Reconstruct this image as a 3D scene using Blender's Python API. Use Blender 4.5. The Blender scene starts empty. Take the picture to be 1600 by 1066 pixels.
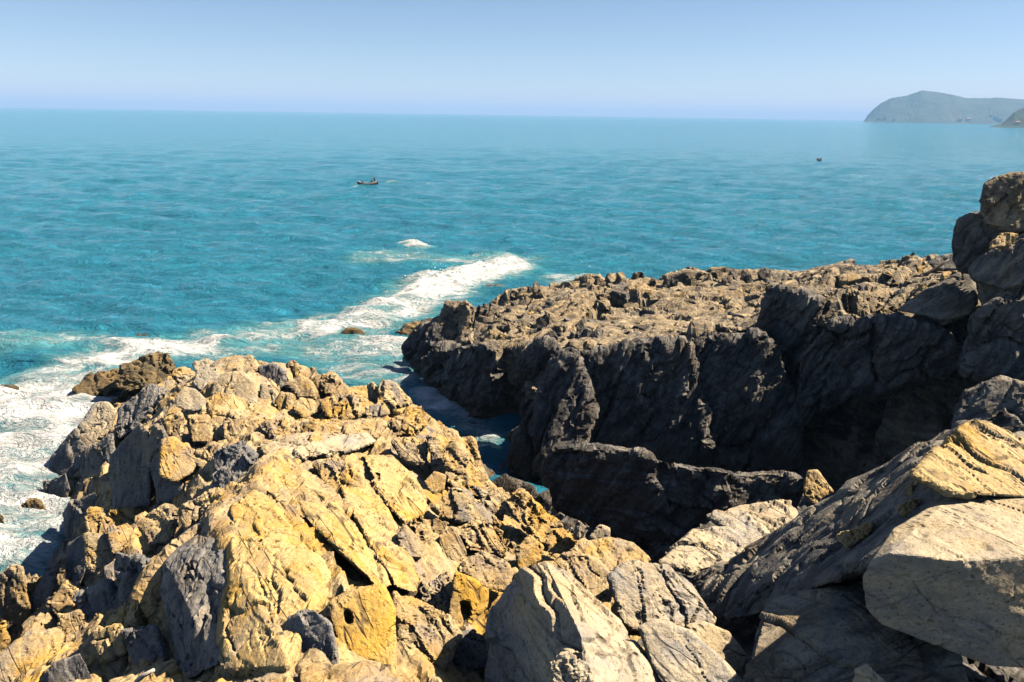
import bpy, bmesh, math, random
import numpy as np
from mathutils import Vector, Matrix, geometry
from mathutils.bvhtree import BVHTree

# ------------------------------------------------------------------ camera, sky, sun, exposure
scene = bpy.context.scene
COL = scene.collection
CAM_H, FPX = 14.0, 1256.0
PITCH, ROLL = math.radians(15.74), math.radians(0.86)
cam_data = bpy.data.cameras.new('camera')
cam_data.sensor_fit = 'HORIZONTAL'; cam_data.sensor_width = 36.0
cam_data.lens = 36.0 * FPX / 1600.0
cam_data.clip_start = 0.1; cam_data.clip_end = 60000
cam = bpy.data.objects.new('camera', cam_data); COL.objects.link(cam)
cam.matrix_world = (Matrix.Translation((0, 0, CAM_H)) @ Matrix.Rotation(math.pi/2 - PITCH, 4, 'X')
                    @ Matrix.Rotation(ROLL, 4, 'Z'))
scene.camera = cam

SUN_EL, SUN_AZ = math.radians(49), math.radians(87)      # azimuth clockwise from +Y (the view direction)
world = bpy.data.worlds.new('World'); scene.world = world; world.use_nodes = True
wn = world.node_tree.nodes; wl = world.node_tree.links
wn.clear()
wo = wn.new('ShaderNodeOutputWorld'); wb = wn.new('ShaderNodeBackground'); ws = wn.new('ShaderNodeTexSky')
ws.sky_type = 'NISHITA'; ws.sun_disc = False
ws.sun_elevation = SUN_EL; ws.sun_rotation = SUN_AZ
ws.altitude = 0; ws.air_density = 0.62; ws.dust_density = 0.25; ws.ozone_density = 1.3
wb.inputs['Strength'].default_value = 0.055
wl.new(ws.outputs[0], wb.inputs[0]); wl.new(wb.outputs[0], wo.inputs[0])
sun_data = bpy.data.lights.new('sun', 'SUN'); sun_data.energy = 5.0; sun_data.angle = math.radians(0.5)
sun_data.color = (1.0, 0.86, 0.66)
sun = bpy.data.objects.new('sun', sun_data); COL.objects.link(sun)
sd = Vector((math.sin(SUN_AZ)*math.cos(SUN_EL), math.cos(SUN_AZ)*math.cos(SUN_EL), math.sin(SUN_EL)))
sun.rotation_euler = sd.to_track_quat('Z', 'Y').to_euler()
sun.location = sd * 100
vs = scene.view_settings
vs.view_transform = 'Standard'; vs.look = 'None'; vs.gamma = 1.0; vs.exposure = 1.26
vs.use_curve_mapping = False
scene.render.engine = 'CYCLES'
scene.cycles.use_denoising = True
scene.cycles.max_bounces = 6; scene.cycles.volume_bounces = 1
scene.cycles.diffuse_bounces = 0; scene.cycles.glossy_bounces = 3

# ------------------------------------------------------------------ pixel rays (photograph pixels, 1600 x 1066) to points in the place
_f = np.array([0, math.cos(PITCH), -math.sin(PITCH)]); _u0 = np.array([0, math.sin(PITCH), math.cos(PITCH)])
_r0 = np.array([1.0, 0, 0])
_r = _r0*math.cos(ROLL) + _u0*math.sin(ROLL); _u = _u0*math.cos(ROLL) - _r0*math.sin(ROLL)
C0 = np.array([0, 0, CAM_H])
def ray(px, py): return _r*((px-800)/FPX) + _u*((533-py)/FPX) + _f
def Y(px, py, y):
    d = ray(px, py); return C0 + d*(y/d[1])
def Z(px, py, z):
    d = ray(px, py); return C0 + d*((z-CAM_H)/d[2])
def pix(p):
    v = np.asarray(p) - C0; w = v @ _f
    return 800 + FPX*(v@_r)/w, 533 - FPX*(v@_u)/w

# ------------------------------------------------------------------ numpy noise
_rng = np.random.RandomState(11)
_perm = _rng.permutation(256).astype(np.int32); _perm = np.concatenate([_perm, _perm])
_g = _rng.normal(size=(256, 3)).astype(np.float32); _g /= np.linalg.norm(_g, axis=1)[:, None]
_rt = _rng.rand(256, 4).astype(np.float32)
def _h(ix, iy, iz): return _perm[(_perm[(_perm[ix & 255] + iy) & 255] + iz) & 255]
def perlin(p):
    p = p.astype(np.float32); i = np.floor(p).astype(np.int32); f = p - i
    w = f*f*f*(f*(f*6-15)+10)
    r = 0
    for dx in (0, 1):
        wx = w[:, 0] if dx else 1-w[:, 0]
        for dy in (0, 1):
            wy = w[:, 1] if dy else 1-w[:, 1]
            for dz in (0, 1):
                wz = w[:, 2] if dz else 1-w[:, 2]
                g = _g[_h(i[:, 0]+dx, i[:, 1]+dy, i[:, 2]+dz)]
                r = r + wx*wy*wz*(g[:, 0]*(f[:, 0]-dx) + g[:, 1]*(f[:, 1]-dy) + g[:, 2]*(f[:, 2]-dz))
    return r*1.5
def fbm(p, n=4, gain=0.5):
    a, s, r = 1.0, 1.0, 0
    for k in range(n):
        r = r + a*perlin(p*s + 17.3*k); a *= gain; s *= 2.07
    return r
def ridged(p, n=4, gain=0.5):
    a, s, r = 1.0, 1.0, 0
    for k in range(n):
        r = r + a*(1-2*np.abs(perlin(p*s + 31.7*k))); a *= gain; s *= 2.11
    return r
def cells(p, jit=0.9):
    """nearest jittered cell: tilt of that cell's facet, its step height, F1, F2-F1 (cracks)"""
    p = p.astype(np.float32); b = np.floor(p-0.5).astype(np.int32)
    f1 = np.full(len(p), 9, np.float32); f2 = f1.copy(); hid = np.zeros(len(p), np.int32); bv = np.zeros_like(p)
    for dx in (0, 1):
        for dy in (0, 1):
            for dz in (0, 1):
                h = _h(b[:, 0]+dx, b[:, 1]+dy, b[:, 2]+dz)
                c = b + np.array([dx, dy, dz], np.float32) + 0.5 + (_rt[h, :3]-0.5)*np.float32(jit)
                v = p - c
                d = (v*v).sum(1)
                near = d < f1
                f2 = np.where(near, f1, np.minimum(f2, d)); f1 = np.where(near, d, f1)
                hid = np.where(near, h, hid); bv = np.where(near[:, None], v, bv)
    f1 = np.sqrt(f1)
    return (bv*_g[(hid*7+13) & 255]).sum(1), _rt[hid, 3]-0.5, f1, np.sqrt(f2)-f1
def sstep(a, b, x):
    t = np.clip((x-a)/(b-a), 0, 1); return t*t*(3-2*t)

# ------------------------------------------------------------------ materials
def rot_to(st):
    """bedding frame from (normal, line along which the beds run): world -> (along, across, through the beds)"""
    n, c = (st if hasattr(st[0], '__len__') else (st, (0.6, -0.7, 0.35)))
    n = Vector(n).normalized(); c = Vector(c); c = (c - n*c.dot(n)).normalized(); b = n.cross(c)
    return np.array([c, b, n], np.float32)
def new_mat(name):
    m = bpy.data.materials.new(name); m.use_nodes = True
    nt = m.node_tree; nt.nodes.clear()
    out = nt.nodes.new('ShaderNodeOutputMaterial'); b = nt.nodes.new('ShaderNodeBsdfPrincipled')
    nt.links.new(b.outputs[0], out.inputs[0])
    return m, nt, b
class NT:
    def __init__(self, nt): self.nt = nt
    def node(self, t, **k):
        n = self.nt.nodes.new(t)
        for a, v in k.items(): setattr(n, a, v)
        return n
    def link(self, a, b): self.nt.links.new(a, b)
    def noise(self, vec, scale, detail=4, rough=0.55, dist=0.0):
        n = self.node('ShaderNodeTexNoise'); n.inputs['Scale'].default_value = scale
        n.inputs['Detail'].default_value = detail; n.inputs['Roughness'].default_value = rough
        n.inputs['Distortion'].default_value = dist
        self.link(vec, n.inputs['Vector']); return n.outputs['Fac']
    def ramp(self, fac, stops):
        n = self.node('ShaderNodeValToRGB'); e = n.color_ramp.elements
        while len(e) < len(stops): e.new(0.5)
        for i, (p, c) in enumerate(stops):
            e[i].position = p; e[i].color = c if len(c) == 4 else (*c, 1)
        self.link(fac, n.inputs[0]); return n.outputs[0]
    def mix(self, fac, a, b, mode='MIX'):
        n = self.node('ShaderNodeMix', data_type='RGBA', blend_type=mode)
        for s, v in ((n.inputs[0], fac), (n.inputs[6], a), (n.inputs[7], b)):
            if hasattr(v, 'is_linked'): self.link(v, s)
            elif isinstance(v, (int, float)): s.default_value = v
            else: s.default_value = (*v, 1)
        return n.outputs[2]
    def math(self, op, a, b=0.0, clamp=False):
        n = self.node('ShaderNodeMath', operation=op, use_clamp=clamp)
        for s, v in ((n.inputs[0], a), (n.inputs[1], b)):
            if hasattr(v, 'is_linked'): self.link(v, s)
            else: s.default_value = v
        return n.outputs[0]
    def mapping(self, vec, scale=(1, 1, 1), rot=(0, 0, 0), loc=(0, 0, 0)):
        n = self.node('ShaderNodeMapping'); n.inputs['Scale'].default_value = scale
        n.inputs['Rotation'].default_value = rot; n.inputs['Location'].default_value = loc
        self.link(vec, n.inputs['Vector']); return n.outputs[0]

def rock_mat(name, pale, mid, grey, ochre, ochre_amt, dark_amt, sn, seed, tide=3.0, line=0.7):
    m, nt, b = new_mat(name); q = NT(nt)
    g = q.node('ShaderNodeNewGeometry'); pos = q.mapping(g.outputs['Position'], loc=(seed, seed*1.7, seed*0.3))
    st = q.mapping(pos, rot=Matrix(rot_to(sn).tolist()).to_euler('XYZ'))
    st = q.mapping(st, scale=(0.4, 0.8, 1.7))
    big = q.noise(pos, 0.42, 4, 0.6, 0.6)
    med = q.noise(pos, 1.7, 5, 0.62, 0.4)
    lay = q.noise(st, 1.3, 7, 0.66, 1.1)
    fine = q.noise(pos, 14, 6, 0.7)
    col = q.mix(q.ramp(big, [(0.40, (0, 0, 0)), (0.60, (1, 1, 1))]), mid, grey)
    col = q.mix(q.ramp(lay, [(0.42, (0, 0, 0)), (0.62, (1, 1, 1))]), col, pale)
    oc = q.math('MULTIPLY', q.ramp(q.noise(q.mapping(pos, loc=(9, 4, 2)), 0.6, 5, 0.65, 0.8), [(0.5, (0, 0, 0)), (0.68, (1, 1, 1))]), ochre_amt)
    col = q.mix(oc, col, ochre)
    dk = q.math('MULTIPLY', q.ramp(q.noise(q.mapping(pos, loc=(3, 14, 7)), 1.3, 7, 0.72, 0.5), [(0.52, (0, 0, 0)), (0.66, (1, 1, 1))]), dark_amt)
    col = q.mix(dk, col, (0.055, 0.052, 0.05))
    # thin dark seams along the bedding and fine dark speckle
    long_ = q.mapping(st, scale=(0.5, 0.7, 1.2), loc=(7, 3, 1)); cross = q.mapping(st, scale=(2.2, 0.4, 0.35), loc=(1, 8, 5))
    c1 = q.math('ABSOLUTE', q.math('SUBTRACT', q.noise(long_, 1.0, 2.5, 0.5, 0.3), 0.5)); c2 = q.math('ABSOLUTE', q.math('SUBTRACT', q.noise(cross, 1.0, 2.5, 0.5, 0.3), 0.5))
    gate = q.ramp(q.noise(pos, 0.8, 3), [(0.46, (0, 0, 0)), (0.57, (1, 1, 1))])
    gate2 = q.ramp(q.noise(q.mapping(pos, loc=(31, 5, 9)), 0.8, 3), [(0.54, (0, 0, 0)), (0.62, (1, 1, 1))])
    l1 = q.math('MULTIPLY', q.ramp(c1, [(0.004, (1, 1, 1)), (0.019, (0, 0, 0))]), gate)
    l2 = q.math('MULTIPLY', q.ramp(c2, [(0.002, (1, 1, 1)), (0.009, (0, 0, 0))]), gate2)
    seam = q.math('MULTIPLY', q.math('MAXIMUM', l1, l2), line)
    col = q.mix(q.math('MULTIPLY', seam, 0.8), col, (0.07, 0.06, 0.05))
    sp = q.ramp(q.noise(pos, 17, 5, 0.75), [(0.37, (1, 1, 1)), (0.44, (0, 0, 0))])
    col = q.mix(q.math('MULTIPLY', sp, 0.7), col, (0.06, 0.055, 0.05))
    col = q.mix(q.ramp(fine, [(0.3, (0, 0, 0)), (0.75, (1, 1, 1))]), q.mix(0.72, (0, 0, 0), col), col)
    # solution pits
    vp = q.node('ShaderNodeTexVoronoi'); vp.inputs['Scale'].default_value = 6.5; q.link(q.mapping(st, scale=(1.6, 1.2, 0.8)), vp.inputs['Vector'])
    pit = q.math('MULTIPLY', q.ramp(vp.outputs['Distance'], [(0.16, (1, 1, 1)), (0.34, (0, 0, 0))]), q.ramp(q.noise(q.mapping(pos, loc=(2, 21, 6)), 0.9, 4, 0.6), [(0.50, (0, 0, 0)), (0.62, (1, 1, 1))]))
    col = q.mix(q.math('MULTIPLY', pit, 0.55), col, (0.06, 0.05, 0.04))
    rough = 0.88
    if tide:    # rock kept wet and overgrown by the swell
        sep = q.node('ShaderNodeSeparateXYZ'); q.link(g.outputs['Position'], sep.inputs[0])
        hz = q.math('ADD', sep.outputs['Z'], q.math('MULTIPLY', q.math('SUBTRACT', med, 0.5), 2.2))
        wet = q.ramp(q.math('DIVIDE', hz, tide), [(0.18, (1, 1, 1)), (0.52, (0, 0, 0))])
        col = q.mix(q.math('MULTIPLY', wet, 0.75), col, (0.050, 0.040, 0.028))
        rr = q.math('SUBTRACT', 0.9, q.math('MULTIPLY', wet, 0.35)); q.link(rr, b.inputs['Roughness'])
    else: b.inputs['Roughness'].default_value = rough
    b.inputs['Specular IOR Level'].default_value = 0.25
    q.link(col, b.inputs['Base Color'])
    # relief too fine for the mesh
    bh = q.math('ADD', q.math('MULTIPLY', lay, 0.42), q.math('MULTIPLY', fine, 0.26))
    vo = q.node('ShaderNodeTexVoronoi'); vo.inputs['Scale'].default_value = 9; q.link(pos, vo.inputs['Vector'])
    bh = q.math('ADD', bh, q.math('MULTIPLY', vo.outputs['Distance'], 0.10))
    bh = q.math('SUBTRACT', bh, q.math('ADD', q.math('MULTIPLY', seam, 0.3), q.math('MULTIPLY', pit, 0.35)))
    bp = q.node('ShaderNodeBump'); bp.inputs['Strength'].default_value = 0.9; bp.inputs['Distance'].default_value = 0.14
    q.link(bh, bp.inputs['Height']); q.link(bp.outputs[0], b.inputs['Normal'])
    return m

ST_OUT = ((0.80, 0.46, 0.25), (0.5, -0.86, 0.0)); ST_CREST = ((0.75, 0.3, -0.15), (0.15, 0.1, 1.0)); ST_CL = ((0.85, 0.25, -0.45), (0.45, 0.1, 0.85)); ST_TOP = ((0.35, 0.25, 0.9), (-0.8, -0.45, 0.1)); ST_SLAB = ((0.43, -0.78, -0.43), (0.87, 0.24, 0.43))
PALE, TAN, GREY, OCH = (0.60, 0.455, 0.24), (0.50, 0.325, 0.125), (0.31, 0.28, 0.25), (0.60, 0.34, 0.04)
M = {}
M['outcrop'] = rock_mat('tan_limestone', PALE, TAN, GREY, OCH, 0.8, 0.5, ST_OUT, 0, 3.4)
M['cliff'] = rock_mat('weathered_cliff_limestone', (0.46, 0.37, 0.24), (0.24, 0.185, 0.115), (0.14, 0.132, 0.125), (0.45, 0.29, 0.10), 0.35, 0.9, ST_TOP, 20, 3.4)
M['dark'] = rock_mat('black_zone_shade_rock', (0.27, 0.25, 0.22), (0.075, 0.072, 0.07), (0.06, 0.062, 0.065), (0.24, 0.14, 0.05), 0.25, 0.8, ST_CL, 25, 3.2)  # dark lichened wall rock, blackened further for shade; pale specks paint ledge glints
M['yellow'] = rock_mat('yellow_limestone', (0.64, 0.475, 0.22), (0.59, 0.375, 0.10), (0.48, 0.37, 0.22), (0.64, 0.36, 0.035), 0.75, 0.3, ST_OUT, 5, 0, 0.9)
M['grey'] = rock_mat('grey_shade_limestone', (0.36, 0.33, 0.29), (0.22, 0.215, 0.21), (0.17, 0.175, 0.18), (0.45, 0.30, 0.10), 0.35, 0.6, ST_CREST, 12, 2.0)  # grey rock for left-turned outcrop blocks, their cool shade put into the colour
M['slab'] = rock_mat('grey_bedded_limestone', (0.36, 0.33, 0.27), (0.17, 0.155, 0.135), (0.10, 0.10, 0.102), (0.5, 0.32, 0.09), 0.3, 0.6, ST_SLAB, 40, 0)
M['boulder'] = rock_mat('pale_boulder_limestone', (0.60, 0.50, 0.34), (0.49, 0.38, 0.22), (0.36, 0.34, 0.31), (0.5, 0.32, 0.10), 0.3, 0.22, (0.5, 0.3, 0.8), 60, 0, 0.5)
M['weed'] = rock_mat('wet_weedy_rock', (0.26, 0.19, 0.09), (0.14, 0.10, 0.05), (0.08, 0.07, 0.05), (0.30, 0.19, 0.06), 0.7, 0.6, (0.3, 0.3, 0.8), 80, 0.9)

# ------------------------------------------------------------------ object helpers
def link(name, me, mat=None, parent=None):
    o = bpy.data.objects.new(name, me); COL.objects.link(o)
    if mat is not None and me is not None and not me.materials: me.materials.append(mat)
    if parent is not None: o.parent = parent
    return o
def tag(o, label=None, cat=None, group=None, kind=None):
    for k, v in (('label', label), ('category', cat), ('group', group), ('kind', kind)):
        if v: o[k] = v
    return o
def thing(name, label, cat, group=None):
    return tag(link(name, None), label, cat, group)
def set_co(me, co):
    me.vertices.foreach_set('co', np.ascontiguousarray(co, np.float32).ravel()); me.update()
def get_co(me):
    a = np.empty(len(me.vertices)*3, np.float32); me.vertices.foreach_get('co', a); return a.reshape(-1, 3)
def get_no(me):
    a = np.empty(len(me.vertices)*3, np.float32); me.vertex_normals.foreach_get('vector', a); return a.reshape(-1, 3)

def remesh(me, voxel):
    o = bpy.data.objects.new('tmp', me); COL.objects.link(o)
    md = o.modifiers.new('r', 'REMESH'); md.mode = 'VOXEL'; md.voxel_size = voxel; md.use_smooth_shade = True
    dg = bpy.context.evaluated_depsgraph_get()
    r = bpy.data.meshes.new_from_object(o.evaluated_get(dg))
    bpy.data.objects.remove(o); bpy.data.meshes.remove(me)
    return r
def cut_below(me, z):
    co = get_co(me); return cut_mask(me, co, co[:, 2] >= z)
def cut_mask(me, co, keep):
    if keep.all(): return me
    lv = np.empty(len(me.loops), np.int32); me.loops.foreach_get('vertex_index', lv); f = lv.reshape(-1, 4)   # remesh gives quads
    f = f[keep[f].all(1)]; new = np.cumsum(keep)-1
    r = bpy.data.meshes.new(me.name); mesh_fill(r, co[keep], new[f]); bpy.data.meshes.remove(me); return r
def mesh_fill(me, co, q):
    me.vertices.add(len(co)); me.vertices.foreach_set('co', np.ascontiguousarray(co, np.float32).ravel())
    me.loops.add(q.size); me.loops.foreach_set('vertex_index', np.ascontiguousarray(q, np.int32).ravel())
    me.polygons.add(len(q)); me.polygons.foreach_set('loop_start', np.arange(0, q.size, 4, dtype=np.int32))
    me.polygons.foreach_set('loop_total', np.full(len(q), 4, np.int32))
    me.update(calc_edges=True); return me

AX = np.array([.34, .8, 1.45], np.float32)     # plates: long along the beds, thin through them
STY = {  # metres. plates: (size, step, tilt, crack depth, crack width)
 'mass':   dict(lump=(2.4, .14), plates=[(1.7, .38, .14, .26, .07), (.62, .15, .07, .08, .08), (.26, .05, .04, .02, .12)], pits=(.35, .12, .25), rough=(.2, .022)),
 'block':  dict(lump=(1.4, .05), plates=[(1.3, .14, .07, .12, .05), (.45, .055, .03, .04, .08)], pits=(.3, .09, .22), rough=(.16, .018)),
 'smooth': dict(lump=(1.6, .045), plates=[(1.6, .06, .04, .08, .035), (.5, .02, .012, .02, .06)], pits=(.35, .06, .34), rough=(.14, .009)),
 'crisp':  dict(lump=(1.8, .025), plates=[(2.2, .035, .02, .05, .02), (.6, .014, .012, .012, .05)], pits=(.3, .05, .36), rough=(.14, .007)),
 'face':   dict(lump=(1.6, .05), plates=[(1.5, .18, .05, .16, .07), (.5, .07, .02, .06, .10)], pits=(.3, .14, .14), rough=(.15, .015)),
 'bedded': dict(lump=(1.6, .06), plates=[(1.0, .20, .03, .10, .08), (.36, .10, .02, .06, .12)], pits=(.35, .06, .3), rough=(.15, .014)),
 'karst':  dict(lump=(.9, .08), plates=[(.8, .16, .08, .12, .10), (.32, .07, .03, .05, .12)], pits=(.24, .16, -.05), rough=(.15, .04)),
 'cliff':  dict(lump=(3.0, .2), plates=[(3.4, .85, .25, .5, .06), (1.3, .26, .10, .18, .07), (.4, .09, .05, .04, .12)], pits=(.5, .16, .15), rough=(.3, .06)),
 'wall':   dict(lump=(3.0, .2), plates=[(2.2, .45, .16, .35, .07), (.8, .20, .08, .12, .10), (.34, .09, .05, .05, .15)], pits=(.5, .16, .1), rough=(.3, .06)),
}
def displace(me, style, sn=(0.5, 0.2, 0.8), k=1.0, seed=0.0, fine=True):
    s = STY[style]; co = get_co(me); no = get_no(me)
    p = co + seed*np.array([13.1, 7.7, 3.3], np.float32)
    R = rot_to(sn)
    parts = np.array_split(p, max(1, len(p)//20000))
    d = np.concatenate([relief(a, s, R, k, fine) for a in parts])
    set_co(me, co + no*(d*k)[:, None])
    return me
def relief(p, s, R, k, fine):
    wp = p + 0.22*k*np.stack([fbm(p/(1.1*k)+5, 2), fbm(p/(1.1*k)+50, 2), fbm(p/(1.1*k)+95, 2)], 1)
    q = (wp @ R.T)*AX
    d = s['lump'][1]*fbm(p/(s['lump'][0]*k), 3)
    for n, (sc, stp, tilt, dep, w) in enumerate(s['plates']):
        tl, hs, f1, e = cells(q/(sc*k) + 11*n)
        gate = 0.18 + 0.82*sstep(-0.18, 0.28, perlin(p/(sc*1.8*k)+3+n))
        d = d + stp*hs*gate*1.3 + tilt*tl - dep*gate*(1-sstep(0, w, e))
    sc, dep, th = s['pits']
    tl, hs, f1, e = cells(wp/(sc*k)+80, 0.95)
    gate = sstep(th, th+0.2, fbm(p/(sc*4.5*k)+23, 3))
    d = d - dep*gate*(1-sstep(0.10, 0.45, f1))
    sc, am = s['rough']
    return d + am*ridged(wp/(sc*k), 3)*0.7*(0.5+gate)
def smooth_shade(me):
    me.polygons.foreach_set('use_smooth', np.ones(len(me.polygons), bool)); return me

def flat_shade(me):
    me.polygons.foreach_set('use_smooth', np.zeros(len(me.polygons), bool)); return me
def hull_mesh(pts):
    bm = bmesh.new()
    for p in pts: bm.verts.new(tuple(map(float, p)))
    r = bmesh.ops.convex_hull(bm, input=bm.verts)
    bmesh.ops.delete(bm, geom=list({e for e in r['geom_interior']+r['geom_unused'] if isinstance(e, bmesh.types.BMVert)}), context='VERTS')
    bmesh.ops.recalc_face_normals(bm, faces=bm.faces)
    me = bpy.data.meshes.new('rock'); bm.to_mesh(me); bm.free(); return me
def tin_mesh(pts, zbot):
    pts = [np.asarray(p) for p in pts]
    v, e, f, *_ = geometry.delaunay_2d_cdt([Vector((p[0], p[1])) for p in pts], [], [], 0, 1e-4, True)
    oi = _[0]
    zs = [pts[o[0]][2] for o in oi]
    bm = bmesh.new(); vs_ = [bm.verts.new((a.x, a.y, z)) for a, z in zip(v, zs)]
    for t in f:
        try: bm.faces.new([vs_[i] for i in t])
        except ValueError: pass
    bmesh.ops.recalc_face_normals(bm, faces=bm.faces)
    if sum(fc.normal.z for fc in bm.faces) < 0: bmesh.ops.reverse_faces(bm, faces=bm.faces)
    ed = [x for x in bm.edges if x.is_boundary]
    r = bmesh.ops.extrude_edge_only(bm, edges=ed)
    for g in r['geom']:
        if isinstance(g, bmesh.types.BMVert): g.co.z = zbot
    bmesh.ops.holes_fill(bm, edges=[x for x in bm.edges if x.is_boundary], sides=0)
    bmesh.ops.recalc_face_normals(bm, faces=bm.faces)
    me = bpy.data.meshes.new('tin'); bm.to_mesh(me); bm.free(); return me
def block_pts(vis, t=0.8, drop=0.0, inset=0.12):
    """vis: (px, py, distance) corners seen in the photo; a copy pushed back along the rays closes the body"""
    P = [Y(*v) for v in vis]; cx = sum(v[0] for v in vis)/len(vis); cy = sum(v[1] for v in vis)/len(vis)
    for (a, b, y) in vis:
        p = Y(a+(cx-a)*inset, b+(cy-b)*inset, y+t); p[2] -= drop; P.append(p)
    return P
def drop_buried(me):
    """an embedded block has no far side: leave out what is grown into the rock mass behind it"""
    co = get_co(me); no = get_no(me); v = co - C0; v /= np.linalg.norm(v, axis=1)[:, None]
    keep = ~(((no*v).sum(1) > 0.45) & (no[:, 2] < 0.35))
    return cut_mask(me, co, keep)
def rock(name, pts, mat, style='block', voxel=0.04, sn=(0.5, 0.2, 0.8), k=1.0, seed=0, parent=None, zcut=None):
    me = remesh(hull_mesh(pts), voxel)
    if parent is not None: me = drop_buried(me)
    displace(me, style, sn, k, seed)
    if zcut is not None: me = cut_below(me, zcut)
    flat_shade(me)
    return link(name, me, M[mat], parent)
BVH = []; TINS = []
def mass(name, pts, zbot, mat, style, voxel, sn, parent, zcut=-0.8, seed=0, k=1.0):
    tm = tin_mesh(pts, zbot)
    TINS.append(BVHTree.FromPolygons([tuple(v.co) for v in tm.vertices], [tuple(p.vertices) for p in tm.polygons]))
    me = remesh(tm, voxel)
    me = cut_below(me, zcut)
    displace(me, style, sn, k, seed)
    flat_shade(me)
    o = link(name, me, M[mat], parent)
    BVH.append(BVHTree.FromPolygons([tuple(c) for c in get_co(me)[:]], [tuple(p.vertices) for p in me.polygons]))
    return o
def hit(px, py, trees=None):
    d = Vector(ray(px, py)); best = None
    for b in (trees or BVH):
        r = b.ray_cast(Vector(C0), d)
        if r[0] is not None and (best is None or r[3] < best[3]): best = r
    return best

# ------------------------------------------------------------------ the left outcrop: bedrock
out = thing('rock_outcrop', 'jagged sunlit tan rock outcrop jutting into the surf on the left', 'rock outcrop')
P = [Z(*a) for a in [
 (380,564,5.1),(460,575,4.5),(540,604,3.8),(600,605,3.7),(640,632,3.2),(690,665,2.9),(725,700,2.7),(762,755,2.2),(800,790,2.8),(860,825,3.6),(905,862,4.2),(1000,880,4.8),
 (300,588,4.8),(250,645,4.0),(330,650,4.9),(430,700,5.6),(480,682,5.7),(560,668,5.4),(640,705,4.7),(655,780,4.9),(700,850,4.9),
 (395,762,6.1),(330,800,6.0),(250,880,5.4),(250,960,4.6),(268,1060,4.0),(350,1000,5.5),(375,880,6.1),(340,1066,5.6),(450,1000,6.2),(460,1066,6.2),
 (560,930,6.3),(540,800,5.9),(600,860,5.7),(560,1066,6.6),(650,920,5.6),(700,1066,5.6),(750,950,4.8),(780,880,4.4),(760,1066,5.0),(720,780,4.0),
 (185,640,2.2),(140,660,1.5),(115,690,0.9),(75,745,0.0),(80,795,0.0),(95,850,0.0),(50,935,0.0),(20,980,0.4),
 (190,700,3.2),(160,760,1.6),(130,850,1.6),(200,900,2.7),(110,900,1.2),(150,1000,3.2),(60,1000,2.0),(0,1066,2.9),(150,1066,3.7),(25,900,1.4),(-60,950,0.0),(-60,1066,2.0),
 (260,800,3.4),(350,775,4.6),(215,795,2.5),(170,805,2.4),(300,700,4.3),(240,690,3.9),
 (290,575,2.2),(250,575,1.6),(235,610,1.6)]]
P += [np.array(p) for p in [(-14,35,-1.5),(-20,33,-1.5),(-23,29,-1.5),(-18,24,-1.5),(-16,20,-1.5),(-14,17,-1.0),(-3.2,37,-1.5),(-1.2,34,-1.5),(0.6,30,-1.5),(0.8,27,-1.5),(-8,38,-1.5),
     (-9,8,5.5),(-5,6,6.5),(0,6,6.5),(3,8,6.0),(3.5,12,4.6),(-12,11,4.0)]]
mass('bedrock', P, -2.0, 'outcrop', 'mass', 0.078, ST_OUT, out)

# ------------------------------------------------------------------ the dark headland across the inlet
head = thing('rock_headland', 'dark shaded cliff with pale weathered top across the narrow inlet', 'headland')
P = [Z(*a) for a in [
 (632,545,.2),(662,584,.2),(664,602,.3),(684,619,.3),(706,637,.3),(734,653,.3),(790,664,.1),(787,690,.2),(783,733,.2),
 (655,530,1.2),(675,590,1.0),(715,610,1.2),(745,620,1.4),(690,540,2.1),(700,530,2.3),(760,560,2.6),(785,545,3.0),
 (690,510,2.6),(740,500,3.2),(700,485,3.4),(735,482,3.6),(780,470,3.4),(800,455,2.4),(840,448,3.2),(870,440,3.8),(960,445,4.2),(1050,430,4.7),(1140,430,5.0),(1200,432,5.2),(1300,422,5.6),(1400,412,6.0),(1490,402,6.3),(1600,400,6.6),
 (850,500,3.6),(950,490,4.0),(1050,480,4.4),(1150,470,4.8),
 (865,548,4.0),(900,540,4.2),(950,538,4.3),(1050,528,4.7),(1180,514,5.2)]]
P += [Y(*a) for a in [(1205,455,33.4),(1225,500,32.6),(1290,478,32.0),(1360,490,30.8),(1440,500,29.4),(1290,450,36),(1400,440,35),(1490,430,33),
 (1530,470,28.5),(1600,480,27),(1720,480,26)]]
# foot of the wall (hidden in the gully) and the far side
P += [np.array(p) for p in [(0.6,30.2,-.5),(2.4,31.0,0.2),(5.0,31.8,0.4),(8.5,32.2,.6),(11.0,32.4,.8),(12.4,31.8,1.0),(14.8,29.8,1.4),(16.8,28.2,2.0),(20,26,3.0),(26,25,4.0),(1.6,29.2,-.8),(4,29.4,-.6),(7,29.4,-.4),(10,29.2,-.2),(13,28.4,.2),(16,26.8,.8),(20,24.5,1.5),(26,23,2),
  (-5,52,-1.5),(-3,56,-1.5),(2,60,-1.5),(8,62,-1.5),(16,64,-1.5),(26,66,-1.5),(38,66,-1.5),(38,40,7.5),(34,28,8),(-8.6,47.5,-1.5),(-7.0,42.2,-1.5),(-5.2,38.0,-1.5),(-3.6,34.4,-1.5),(-1.2,30.0,-1.5),(-0.4,33.8,-.5)]]
mass('bedrock', P, -2.0, 'cliff', 'cliff', 0.115, ST_TOP, head, seed=2)

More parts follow.
